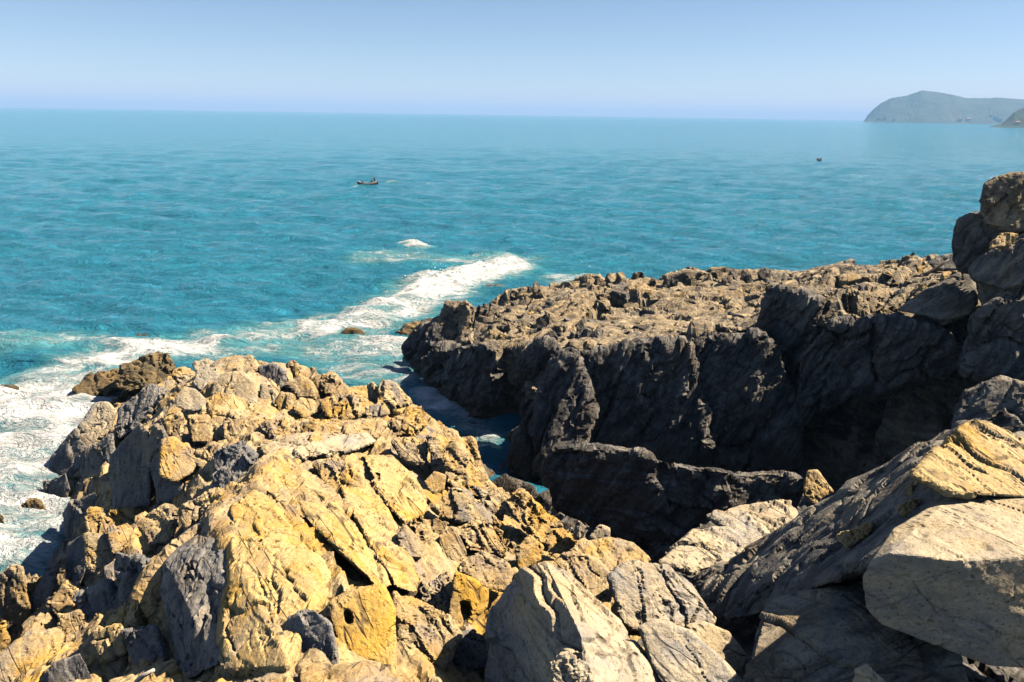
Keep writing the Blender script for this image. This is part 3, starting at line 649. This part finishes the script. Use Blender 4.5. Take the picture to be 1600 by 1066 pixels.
strew(out, T0, [(100,800),(250,800),(250,960),(270,1060),(20,1060),(60,960)], 26, 12, 30, VB, ['outcrop'], 'stone')
strew(out, T0, [(780,790),(860,820),(900,860),(850,900),(800,880)], 14, 9, 20, VB, ['outcrop'], 'stone')
strew(head, T1, [(700,480),(800,458),(870,442),(1060,432),(1200,436),(1200,500),(1050,525),(870,540),(800,530),(750,520)], 60, 7, 22, VB+VT, ['outcrop', 'cliff', 'cliff'], 'stone', .8)
strew(head, T1, [(720,490),(800,470),(870,455),(1060,445),(1190,450),(1190,500),(1050,515),(870,530)], 26, 24, 62, VB, ['cliff', 'cliff', 'dark'], 'rock_block', .55)
strew(head, T1, [(690,492),(740,478),(800,456),(870,440),(1050,428),(1200,432),(1200,446),(1050,446),(870,458),(760,500)], 48, 12, 30, VT, ['cliff', 'cliff', 'dark'], 'stone', 1.3)
strew(head, T1, [(680,520),(760,520),(870,530),(960,535),(950,520),(860,510),(740,500)], 26, 12, 28, VT, ['cliff', 'dark'], 'stone', 1.2)
strew(head, T1, [(1200,440),(1400,415),(1500,410),(1480,440),(1400,460),(1290,455)], 36, 10, 30, VB, ['outcrop', 'slab', 'cliff'], 'stone', .7)
strew(shelf, T2, [(850,850),(1000,860),(1120,980),(1200,1066),(760,1066),(780,950)], 30, 14, 36, VB, ['boulder', 'outcrop'], 'stone')
strew(shelf, T2, [(880,800),(1050,860),(1250,800),(1300,780),(1200,900),(950,870)], 20, 12, 30, VB, ['slab'], 'stone')
for v in VB+VT: bpy.data.meshes.remove(v)

# ------------------------------------------------------------------ sea
def grid_mesh(name, X, Yy, Zz):
    n, m = X.shape
    me = bpy.data.meshes.new(name)
    co = np.stack([X, Yy, Zz], -1).reshape(-1, 3); i = np.arange(n*m).reshape(n, m)
    mesh_fill(me, co, np.stack([i[:-1, :-1], i[:-1, 1:], i[1:, 1:], i[1:, :-1]], -1).reshape(-1, 4))
    smooth_shade(me); return me
NR, NCOL = 640, 540
s = np.linspace(0, 1, NR)
ya, yb, pw = 17.0, 40000.0, 0.62
rows = (ya**-pw + (yb**-pw - ya**-pw)*s)**(-1/pw)
tcol = np.linspace(-1.05, 1.05, NCOL)
SY, ST = np.meshgrid(rows, tcol, indexing='ij')
SX = ST*(SY+14)
step = np.gradient(rows)[:, None]*np.ones_like(SX)
rs = np.random.RandomState(5)
SZ = np.zeros_like(SX); 
for k in range(46):
    L = 1.1*(14/1.1)**(rs.rand()); th = rs.normal(0, 0.55) + math.radians(-12); ph = rs.rand()*6.28
    kx, ky = math.sin(th)*2*math.pi/L, -math.cos(th)*2*math.pi/L
    A = 0.026*L**0.5*np.clip(L/(2.2*step)-0.5, 0, 1)
    w = np.sin(kx*SX + ky*SY + ph); SZ += A*(0.65*w + 0.5*(1-np.abs(np.sin((kx*SX+ky*SY+ph)/2)))**2)
def seg_d(ax, ay, bx, by):
    vx, vy = bx-ax, by-ay; t = np.clip(((SX-ax)*vx+(SY-ay)*vy)/(vx*vx+vy*vy+1e-9), 0, 1)
    return np.hypot(SX-ax-t*vx, SY-ay-t*vy)
def sea_line(pts, r):          # pts in photo pixels, r in metres at sea level
    w = [Z(a, b, 0) for a, b in pts]; d = np.full_like(SX, 1e9)
    for a, b in zip(w[:-1], w[1:]): d = np.minimum(d, seg_d(a[0], a[1], b[0], b[1]))
    if len(w) == 1: d = np.hypot(SX-w[0][0], SY-w[0][1])
    return np.clip(1-d/np.maximum(r, .1), 0, 1)
flat = np.stack([SX, SY, 0*SX], -1).reshape(-1, 3)
foam = np.zeros_like(SX)
lump = fbm(flat/np.array([1.7, 1.1, 1]), 4).reshape(SX.shape)
for pts, r, a in [
  ([(60,640),(30,760),(20,850)], 5.5, 1.0), ([(20,620),(120,590),(220,555),(300,545)], 4.2, 1.0), ([(300,545),(420,530),(500,520)], 3.6, .72),
  ([(100,650),(150,620)], 4, .9), ([(0,545),(110,540)], 4, .55), ([(380,560),(460,545),(540,560),(620,600)], 4.5, .62),
  ([(500,520),(580,505),(620,490),(690,460)], 4.4, .95), ([(590,540),(625,550)], 3.0, 1.0), ([(640,470),(720,440),(790,425)], 4.6, 1.02),
  ([(600,405),(700,412),(790,410)], 5.5, .62), ([(634,386),(658,390)], 2.0, .95), ([(530,545),(560,560)], 3, .6),
  ([(620,590),(650,592)], 1.6, .85), ([(670,630),(690,650),(730,660),(755,690)], 1.5, .85), ([(655,575),(680,610),(720,650)], 1.8, .6),
  ([(880,440),(900,435)], 3, .7), ([(590,288),(628,285)], 1.6, .5), ([(556,292),(566,291)], 1.2, .6), ([(0,700),(60,700)], 6, .9), ([(40,900),(20,870)], 2.5, .6),([(750,680),(775,720)],1.2,.3)]:
    foam = np.maximum(foam, a*np.minimum(1, 1.35*sea_line(pts, r*(1+0.25*lump))))
aer = np.maximum(foam, 0)
lump2 = ridged(flat/np.array([.8, .6, 1])+4, 3).reshape(SX.shape)
chop = ridged(flat/np.array([2.6, 1.6, 1])+9, 4).reshape(SX.shape)
SZ += 0.16*np.clip(foam, 0, 1)*chop*np.clip(2-step/0.5, 0, 1)
# the wave breaking over the reef and a few swells with white tops
brk = sea_line([(668,452),(720,438),(792,422)], 2.6); SZ += 0.42*brk**0.8*(1+0.6*lump+0.5*lump2)
brk2 = sea_line([(642,387),(654,390)], 1.0); SZ += 0.22*brk2*(1+0.5*lump+0.5*lump2)
for pts, r, hgt in [([(690,378),(755,372),(800,380)], 3.5, .5), ([(280,490),(330,482),(400,487)], 3.0, .35), ([(600,450),(660,440)], 2.5, .4), ([(560,500),(640,480)], 2.2, .35)]:
    SZ += hgt*sea_line(pts, r)**1.3
sea_me = grid_mesh('sea', SX, SY, SZ)
for nm, arr in (('foam', foam), ('brk', np.clip(brk*1.1+.25*lump, 0, 1)*(brk > 0) + np.clip(brk2*1.1, 0, 1))):
    at = sea_me.attributes.new(nm, 'FLOAT', 'POINT'); at.data.foreach_set('value', arr.astype(np.float32).ravel())
m, nt, b = new_mat('sea_water'); q = NT(nt)
g = q.node('ShaderNodeNewGeometry'); pos = g.outputs['Position']
fa = q.node('ShaderNodeAttribute', attribute_name='foam').outputs['Fac']
fb = q.node('ShaderNodeAttribute', attribute_name='brk').outputs['Fac']
wave_v = q.mapping(pos, rot=(0, 0, 0.2), scale=(0.45, 1.0, 1.0))
patch = q.noise(q.mapping(pos, scale=(0.3, 1, 1)), 0.05, 5, 0.6)
deep = q.mix(q.ramp(patch, [(0.38, (0, 0, 0)), (0.64, (1, 1, 1))]), (0.026, 0.20, 0.32), (0.028, 0.215, 0.325))
turq = q.mix(q.ramp(fa, [(0.0, (0, 0, 0)), (0.5, (1, 1, 1))]), deep, (0.045, 0.27, 0.33))
# lacy foam: streaky noise thresholded by how much the water was churned
fv = q.mapping(pos, rot=(0, 0, -0.25), scale=(0.55, 1.15, 1.0))
n1 = q.ramp(q.noise(fv, 0.30, 7, 0.58, 1.6), [(0.32, (0, 0, 0)), (0.68, (1, 1, 1))])
n2 = q.noise(fv, 1.1, 6, 0.62, 2.0)
web = q.math('SUBTRACT', 1.0, q.math('MULTIPLY', q.math('ABSOLUTE', q.math('SUBTRACT', n2, 0.5)), 7.0), True)
nS = q.math('ADD', q.math('MULTIPLY', n1, 0.68), q.math('MULTIPLY', web, 0.32))
cov = q.math('SUBTRACT', q.math('ADD', q.math('MULTIPLY', fa, 0.88), nS), 1.0)
fm = q.ramp(cov, [(-0.0, (0, 0, 0)), (0.5, (1, 1, 1))])
fm = q.math('MULTIPLY', fm, q.ramp(fa, [(0.03, (0, 0, 0)), (0.3, (1, 1, 1))]))
fm = q.math('ADD', fm, q.math('MULTIPLY', fb, q.ramp(q.noise(pos, 1.3, 6, 0.7), [(0.47, (0, 0, 0)), (0.62, (0.85, 0.85, 0.85))])), True)
milk = q.math('MULTIPLY', q.ramp(fa, [(0.25, (0, 0, 0)), (1.0, (1, 1, 1))]), q.math('ADD', 0.25, q.math('MULTIPLY', n1, 0.5)))
col = q.mix(q.mix(milk, (0, 0, 0), (1, 1, 1)), turq, (0.42, 0.60, 0.64))
col = q.mix(fm, col, (0.86, 0.88, 0.89))
q.link(col, b.inputs['Base Color'])
rr = q.math('ADD', 0.10, q.math('MULTIPLY', fm, 0.7)); q.link(rr, b.inputs['Roughness'])
b.inputs['IOR'].default_value = 1.33; b.inputs['Specular IOR Level'].default_value = 0.3
rip = q.math('ADD', q.math('MULTIPLY', q.noise(wave_v, 0.8, 7, 0.68, 0.5), 1.1), q.math('MULTIPLY', q.noise(wave_v, 0.3, 4, 0.6), 0.9))
rip = q.math('ADD', rip, q.math('MULTIPLY', q.noise(wave_v, 0.075, 3, 0.55, 0.3), 4.5))
rip = q.math('ADD', rip, q.math('MULTIPLY', fm, 0.2))
bp = q.node('ShaderNodeBump'); bp.inputs['Strength'].default_value = 1.0; bp.inputs['Distance'].default_value = 1.4
q.link(rip, bp.inputs['Height']); q.link(bp.outputs[0], b.inputs['Normal'])
M['sea'] = m
tag(link('sea', sea_me, m), kind='structure')

# spray thrown up where the swell breaks on the reef
def spray(lines, n, seed):
    r = np.random.RandomState(seed); bm = bmesh.new(); bmesh.ops.create_icosphere(bm, subdivisions=1, radius=1)
    bm.verts.ensure_lookup_table(); bv = np.array([v.co for v in bm.verts]); bf = np.array([[v.index for v in f.verts] for f in bm.faces]); bm.free()
    V, F = [], []; off = 0
    for pts, hgt, wid, share in lines:
        w = np.array([Z(a, b, 0) for a, b in pts])
        for _ in range(int(n*share)):
            u = r.rand()*(len(w)-1); i = min(int(u), len(w)-2); c = w[i]+(w[i+1]-w[i])*(u-i)
            c = c + np.array([r.normal()*wid, r.normal()*wid, 0.25+abs(r.normal())*hgt*(.4+.6*math.sin(u*5.1+1)**2)])
            rad = 0.015+0.055*r.rand()**3
            V.append(bv*rad*np.array([1.2, 1.2, .8])+c); F.append(bf+off); off += len(bv)
    me = bpy.data.meshes.new('sea_spray'); me.from_pydata(np.concatenate(V).tolist(), [], np.concatenate(F).tolist()); smooth_shade(me); return me
m, nt, b = new_mat('spray_white'); q = NT(nt); g = q.node('ShaderNodeNewGeometry')
q.link(q.mix(q.noise(g.outputs['Position'], 3.0, 3), (0.78, 0.82, 0.84), (0.86, 0.88, 0.89)), b.inputs['Base Color'])
b.inputs['Roughness'].default_value = 0.9
tag(link('sea_spray', spray([([(668,452),(720,440),(760,430),(795,420)], .5, .9, .8), ([(642,387),(656,391)], .16, .5, .05)], 5500, 3), m), 'white spray flying over the wave breaking on the reef', 'spray', kind='stuff')

# ------------------------------------------------------------------ far headland, hazy air
def hill(name, crest, dist, depth, seed, label):
    """crest: (px, py) skyline; built as a ridge of real depth at its distance, sloping to the water in front and behind"""
    us = np.linspace(0, 1, 160); cx = np.interp(us, np.linspace(0, 1, len(crest)), [c[0] for c in crest])
    cy = np.interp(cx, [c[0] for c in crest], [c[1] for c in crest])
    top = np.array([Y(a, b, dist) for a, b in zip(cx, cy)])
    vsn = np.linspace(-1, 1, 70)
    X, VV = np.meshgrid(top[:, 0], vsn, indexing='ij'); Hh = top[:, 2][:, None]
    prof = np.where(VV < 0, (1-np.abs(VV)**1.7), (1-np.abs(VV)**2))
    Yy = dist + VV*depth
    P3 = np.stack([X, Yy, 0*X], -1).reshape(-1, 3)
    n = fbm(P3/(depth*0.35)+seed, 5).reshape(X.shape)
    Zz = Hh*prof + n*Hh*0.05*np.clip(1-np.abs(VV), 0, 1)*np.clip(np.abs(VV)*4, .15, 1) - 3*(np.abs(VV) > .97)
    Zz += Hh*0.035*fbm(P3/(depth*0.035)+seed, 3).reshape(X.shape)*(np.abs(VV) < .95)
    X = X*(Yy/dist)
    o = link(name, grid_mesh(name, X, Yy, Zz), M['forest']); tag(o, label, 'hill' if label else None, kind='structure'); return o
m, nt, b = new_mat('forest_hill'); q = NT(nt)
g = q.node('ShaderNodeNewGeometry')
n = q.ramp(q.noise(g.outputs['Position'], 0.012, 8, 0.75), [(0.38, (0, 0, 0)), (0.64, (1, 1, 1))]); n2 = q.noise(g.outputs['Position'], 0.004, 4, 0.6)
c = q.mix(n, (0.002, 0.016, 0.014), (0.03, 0.062, 0.04))
c = q.mix(q.ramp(n2, [(0.62, (0, 0, 0)), (0.75, (1, 1, 1))]), c, (0.08, 0.08, 0.05))
q.link(c, b.inputs['Base Color']); b.inputs['Roughness'].default_value = 0.9
M['forest'] = m
hill('hill', [(1349,191),(1356,180),(1366,170),(1376,162),(1392,154),(1418,150),(1428,146),(1440,142),(1470,145),(1490,149),(1510,154),(1545,154),(1560,153),(1600,156),(1700,150),(1850,170)], 5200, 420, 3, None)
hill('hill', [(1528,199.5),(1545,198.5),(1566,193),(1576,184),(1586,175),(1600,169),(1650,150),(1800,140)], 2300, 160, 8, None)
hz_me = bpy.data.meshes.new('haze'); bm = bmesh.new(); bmesh.ops.create_cube(bm, size=1.0)
for v in bm.verts:
    v.co = (v.co.x*100000, -300 + (v.co.y+.5)*41500, -4 + (v.co.z+.5)*270)
bm.to_mesh(hz_me); bm.free()
m = bpy.data.materials.new('haze_air'); m.use_nodes = True; nt = m.node_tree; nt.nodes.clear()
oo = nt.nodes.new('ShaderNodeOutputMaterial'); pv = nt.nodes.new('ShaderNodeVolumePrincipled')
pv.inputs['Color'].default_value = (0.175, 0.37, 0.60, 1); pv.inputs['Absorption Color'].default_value = (0.43, 0.31, 0.6, 1); pv.inputs['Density'].default_value = 0.00017; pv.inputs['Anisotropy'].default_value = 0.0
nt.links.new(pv.outputs[0], oo.inputs['Volume'])
tag(link('haze', hz_me, m), kind='stuff')

# ------------------------------------------------------------------ boats, people, houses, driftwood
def simple(name, c1, c2, scale=6, rough=0.7):
    m, nt, b = new_mat(name); q = NT(nt); g = q.node('ShaderNodeNewGeometry')
    q.link(q.mix(q.noise(g.outputs['Position'], scale, 5, 0.65), c1, c2), b.inputs['Base Color']); b.inputs['Roughness'].default_value = rough
    M[name] = m
simple('dark_wood', (0.05, 0.035, 0.025), (0.12, 0.08, 0.05)); simple('tan_net', (0.35, 0.26, 0.14), (0.55, 0.42, 0.24), 12)
simple('white_paint', (0.6, 0.6, 0.58), (0.75, 0.75, 0.73)); simple('motor_black', (0.02, 0.02, 0.022), (0.04, 0.04, 0.045), 6, 0.4)
simple('dark_clothes', (0.015, 0.02, 0.03), (0.04, 0.05, 0.07)); simple('red_clothes', (0.35, 0.06, 0.04), (0.45, 0.10, 0.06)); simple('skin', (0.30, 0.17, 0.10), (0.36, 0.21, 0.13))
simple('bleached_wood', (0.45, 0.42, 0.38), (0.6, 0.57, 0.52), 20); simple('dead_branch', (0.07, 0.055, 0.045), (0.13, 0.10, 0.08), 20)
simple('house_wall', (0.62, 0.60, 0.56), (0.75, 0.73, 0.69), .3); simple('house_roof', (0.30, 0.13, 0.08), (0.38, 0.18, 0.11), .5); simple('window_dark', (0.03, 0.035, 0.04), (0.05, 0.055, 0.06), 1, .2)
simple('tan_building', (0.50, 0.44, 0.33), (0.60, 0.53, 0.42), .3)
def pydata(name, v, f, mat, parent):
    me = bpy.data.meshes.new(name); me.from_pydata([tuple(map(float, a)) for a in v], [], f); me.update(); smooth_shade(me); return link(name, me, M[mat], parent)
def hull_loft(name, L, beam, depth, sheer, mat, parent, inner=False, wall=0.05):
    n, m = 22, 9; V, F = [], []
    for i in range(n):
        t = -1+2*i/(n-1); w = beam/2*max(0.02, 1-abs(t)**2.6); zt = depth + sheer*abs(t)**2.5; zb = 0.75*depth*abs(t)**4
        for ring in (0, 1):
            for j in range(m):
                a = math.pi*j/(m-1); k = 1-(wall/(beam/2) if ring else 0)
                zz = zt-(zt-zb)*math.sin(a)**0.8 + (wall if ring else 0)*math.sin(a)
                V.append((t*L/2*(1 if not ring else .985), -math.cos(a)*w*k, zz))
    def id_(i, r, j): return i*2*m + r*m + j
    for i in range(n-1):
        for j in range(m-1):
            F.append((id_(i, 0, j), id_(i+1, 0, j), id_(i+1, 0, j+1), id_(i, 0, j+1)))
            F.append((id_(i, 1, j), id_(i, 1, j+1), id_(i+1, 1, j+1), id_(i+1, 1, j)))
        for j in (0, m-1): F.append((id_(i, 0, j), id_(i, 1, j), id_(i+1, 1, j), id_(i+1, 0, j)))
    for i in (0, n-1):
        for j in range(m-1): F.append((id_(i, 0, j), id_(i, 0, j+1), id_(i, 1, j+1), id_(i, 1, j)))
    return pydata(name, V, F, mat, parent)
def tube(name, path, radii, mat, parent, seg=8):
    V, F = [], []; path = [Vector(p) for p in path]
    for i, p in enumerate(path):
        d = (path[min(i+1, len(path)-1)]-path[max(i-1, 0)]).normalized(); qq = d.to_track_quat('Z', 'Y')
        for k in range(seg):
            a = 2*math.pi*k/seg; V.append(p + qq @ Vector((math.cos(a)*radii[i], math.sin(a)*radii[i], 0)))
    for i in range(len(path)-1):
        for k in range(seg): F.append((i*seg+k, i*seg+(k+1) % seg, (i+1)*seg+(k+1) % seg, (i+1)*seg+k))
    F.append(tuple(range(seg))[::-1]); F.append(tuple((len(path)-1)*seg+k for k in range(seg)))
    return pydata(name, V, F, mat, parent)
def person(label, loc, rz, clothes, sitting):
    """one skinned figure, sitting on the thwart or standing"""
    J = {}
    if sitting: J = dict(pel=(0,0,.45), chest=(.06,0,.82), neck=(.10,0,1.0), head=(.13,0,1.16), kL=(.42,.12,.47), kR=(.42,-.12,.47), fL=(.46,.12,.06), fR=(.46,-.12,.06))
    else: J = dict(pel=(0,0,.92), chest=(.05,0,1.30), neck=(.08,0,1.48), head=(.11,0,1.64), kL=(.06,.10,.50), kR=(.02,-.10,.50), fL=(0,.11,.06), fR=(-.04,-.11,.06))
    c = Vector(J['chest']); 
    J.update(sL=tuple(c+Vector((0,.19,.10))), sR=tuple(c+Vector((0,-.19,.10))), eL=tuple(c+Vector((.12,.25,-.16))), eR=tuple(c+Vector((.12,-.25,-.16))), hL=tuple(c+Vector((.33,.16,-.22))), hR=tuple(c+Vector((.33,-.16,-.22))))
    R = dict(pel=.15, chest=.16, neck=.07, head=.115, kL=.075, kR=.075, fL=.055, fR=.055, sL=.07, sR=.07, eL=.05, eR=.05, hL=.045, hR=.045)
    E = [('pel','chest'),('chest','neck'),('neck','head'),('pel','kL'),('pel','kR'),('kL','fL'),('kR','fR'),('chest','sL'),('chest','sR'),('sL','eL'),('sR','eR'),('eL','hL'),('eR','hR')]
    ks = list(J); me = bpy.data.meshes.new('person'); me.from_pydata([J[k] for k in ks], [(ks.index(a), ks.index(b)) for a, b in E], [])
    o = link('person', me); md = o.modifiers.new('skin', 'SKIN'); sd_ = o.modifiers.new('sub', 'SUBSURF'); sd_.levels = sd_.render_levels = 1
    for k, v in zip(ks, me.skin_vertices[0].data): v.radius = (R[k], R[k]); v.use_root = (k == 'pel')
    r = bpy.data.meshes.new_from_object(o.evaluated_get(bpy.context.evaluated_depsgraph_get())); bpy.data.objects.remove(o)
    r.materials.clear(); r.materials.append(M[clothes]); r.materials.append(M['skin'])
    hz = J['neck'][2]+.02
    for f in r.polygons:
        f.material_index = 1 if f.center.z > hz and f.center.x > J['head'][0]-.02 else 0
        f.use_smooth = True
    o = link('person', r); o.location = loc; o.rotation_euler.z = rz; return tag(o, label, 'person')
# fishing boat
bp_ = Z(574, 291, 0); bt = thing('fishing_boat', 'long narrow dark wooden boat with raised ends on the open sea', 'boat')
bt.location = bp_ + np.array([0, 0, .08]); bt.rotation_euler.z = math.radians(4)
hull_loft('hull', 3.9, .95, .48, .42, 'dark_wood', bt)
tube('gunwale', [(-1.9+3.8*i/12, .44*max(.05, 1-abs(-1+i/6)**2.6), .50+.42*abs(-1+i/6)**2.5) for i in range(13)], [.03]*13, 'white_paint', bt, 6)
tube('gunwale', [(-1.9+3.8*i/12, -.46*max(.05, 1-abs(-1+i/6)**2.6), .50+.42*abs(-1+i/6)**2.5) for i in range(13)], [.03]*13, 'white_paint', bt, 6)
for x in (-.9, .1, 1.0): tube('thwart', [(x, -.42, .36), (x, .42, .36)], [.06, .06], 'dark_wood', bt, 4)
tube('stern_post', [(1.85, 0, .75), (2.0, 0, 1.25)], [.06, .04], 'dark_wood', bt, 6)
mo = tube('outboard_motor', [(1.95, .1, .95), (2.05, .1, .6), (2.1, .1, .1)], [.13, .12, .05], 'motor_black', bt)
rs_ = random.Random(2)
nv = [(.55+rs_.uniform(-.42, .42), rs_.uniform(-.30, .30), .36+rs_.random()*.34) for _ in range(26)]
no_ = link('net_heap', smooth_shade(hull_mesh(nv)), M['tan_net']); no_.location = bt.location; no_.rotation_euler.z = bt.rotation_euler.z; tag(no_, 'tan heap of fishing net amidships in the long boat', 'net')
def onboat(x, y, z): return (bp_[0]+x, bp_[1]+y+.07*x, z+.2)
person('person in dark clothes sitting in the bow of the long boat', onboat(-1.0, 0, -.13), 0.2, 'dark_clothes', True)
person('person in dark clothes sitting before the stern of the long boat', onboat(1.0, 0, .0), math.pi, 'dark_clothes', True)
person('person standing at the stern of the long boat', onboat(1.5, 0, .05), math.pi, 'dark_clothes', False)
# small far boat
b2 = Z(1280, 252, 0); st = thing('small_boat', 'tiny dark boat, a speck alone on the right of the sea', 'boat'); st.location = b2+np.array([0, 0, .1]); st.rotation_euler.z = .35
hull_loft('hull', 2.2, 1.0, .5, .3, 'dark_wood', st)
tube('bow_cover', [(-1.05, 0, .78), (-.75, 0, .85), (-.45, 0, .62)], [.10, .34, .12], 'motor_black', st)
tube('thwart', [(.4, -.42, .4), (.4, .42, .4)], [.06, .06], 'dark_wood', st, 4)
person('person in dark clothes sitting in the tiny boat on the right', (b2[0]+.4, b2[1]+.1, .18), math.pi, 'dark_clothes', True)
# houses along the far shore
def box(name, sx, sy, sz, mat, parent, loc=(0, 0, 0), roof=False):
    v = [(x*sx/2, y*sy/2, z*sz) for z in (0, 1) for y in (-1, 1) for x in (-1, 1)]
    f = [(0, 1, 3, 2), (4, 6, 7, 5), (0, 4, 5, 1), (2, 3, 7, 6), (0, 2, 6, 4), (1, 5, 7, 3)]
    if roof:
        v = [(-sx/2, -sy/2, 0), (sx/2, -sy/2, 0), (sx/2, sy/2, 0), (-sx/2, sy/2, 0), (-sx/2, 0, sz), (sx/2, 0, sz)]
        f = [(0, 3, 2, 1), (0, 1, 5, 4), (2, 3, 4, 5), (0, 4, 3), (1, 2, 5)]
    me = bpy.data.meshes.new(name); me.from_pydata(v, [], f); me.update(); o = link(name, me, M[mat], parent); o.location = loc; return o
bpy.context.view_layer.update()
hills = [o for o in scene.objects if o.name.startswith('hill')]
HT = [BVHTree.FromPolygons([tuple(c) for c in get_co(o.data)], [tuple(p.vertices) for p in o.data.polygons]) for o in hills]
def house(px, py, wpx, hpx, floors, label, mat='house_wall', flat=True):
    h = hit(px, py, HT)
    if h is None: return
    s_ = h[0].y/FPX; w, hh = wpx*s_, hpx*s_
    t = thing('house', label, 'building', 'buildings on the far shore'); t.location = h[0] - Vector((0, 0, hh*.25))
    t.rotation_euler.z = -.2
    box('wall', w, w*.6, hh*1.2, mat, t)
    if flat: box('roof', w*1.04, w*.66, hh*.1, mat, t, (0, 0, hh*1.2+.02))
    else: box('roof', w*1.08, w*.72, hh*.5, 'house_roof', t, (0, 0, hh*1.2+.02), True)
    for fl in range(floors):
        for i in range(5):
            box('window', w*.09, .3, hh*.5/floors, 'window_dark', t, (-w*.4+w*.2*i, -w*.3-.05, hh*(.3+.85*fl/floors)))
house(1372, 188.0, 4, 3, 1, 'leftmost pale house near the tip of the far hill')
house(1382, 187.5, 3, 3, 1, 'small pale house right of the leftmost on the far hill')
house(1397, 188.0, 3, 2, 1, 'lone pale house at the waterline between the two groups')
house(1500, 189.0, 6, 2.5, 1, 'long low pale building at the far shore, left of the larger group')
house(1513, 188.5, 5, 3, 2, 'pale two-storey building beside the long low one', flat=False)
house(1556, 187.0, 6, 4, 2, 'large pale building where the two far hills meet')
house(1563, 189.5, 5, 3, 2, 'tan building just below the large pale one', 'tan_building')
house(1548, 182.5, 4, 2, 1, 'small pale building on the slope above the large one')
house(1590, 194.0, 5, 3, 2, 'pale house on the near wooded point', flat=False)
# driftwood stick and dry branch
a, b_ = hit(214, 1064), hit(238, 1047)
yy = min(a[0].y, b_[0].y)-.12
tag(tube('driftwood_stick', [Y(212, 1066, yy), Y(224, 1056, yy), Y(240, 1047, yy-.05)], [.035, .04, .03], 'bleached_wood', None), 'pale bleached stick lying in the rocks at the bottom left', 'stick')
yb_ = 34.5
tag(tube('dry_branch', [Y(1438, 437, yb_), Y(1450, 427, yb_), Y(1463, 419, yb_), Y(1472, 413, yb_), Y(1483, 405, yb_)], [.09, .08, .07, .06, .04], 'dead_branch', None), 'dark dry branch lying on the headland top left of the stack', 'branch')
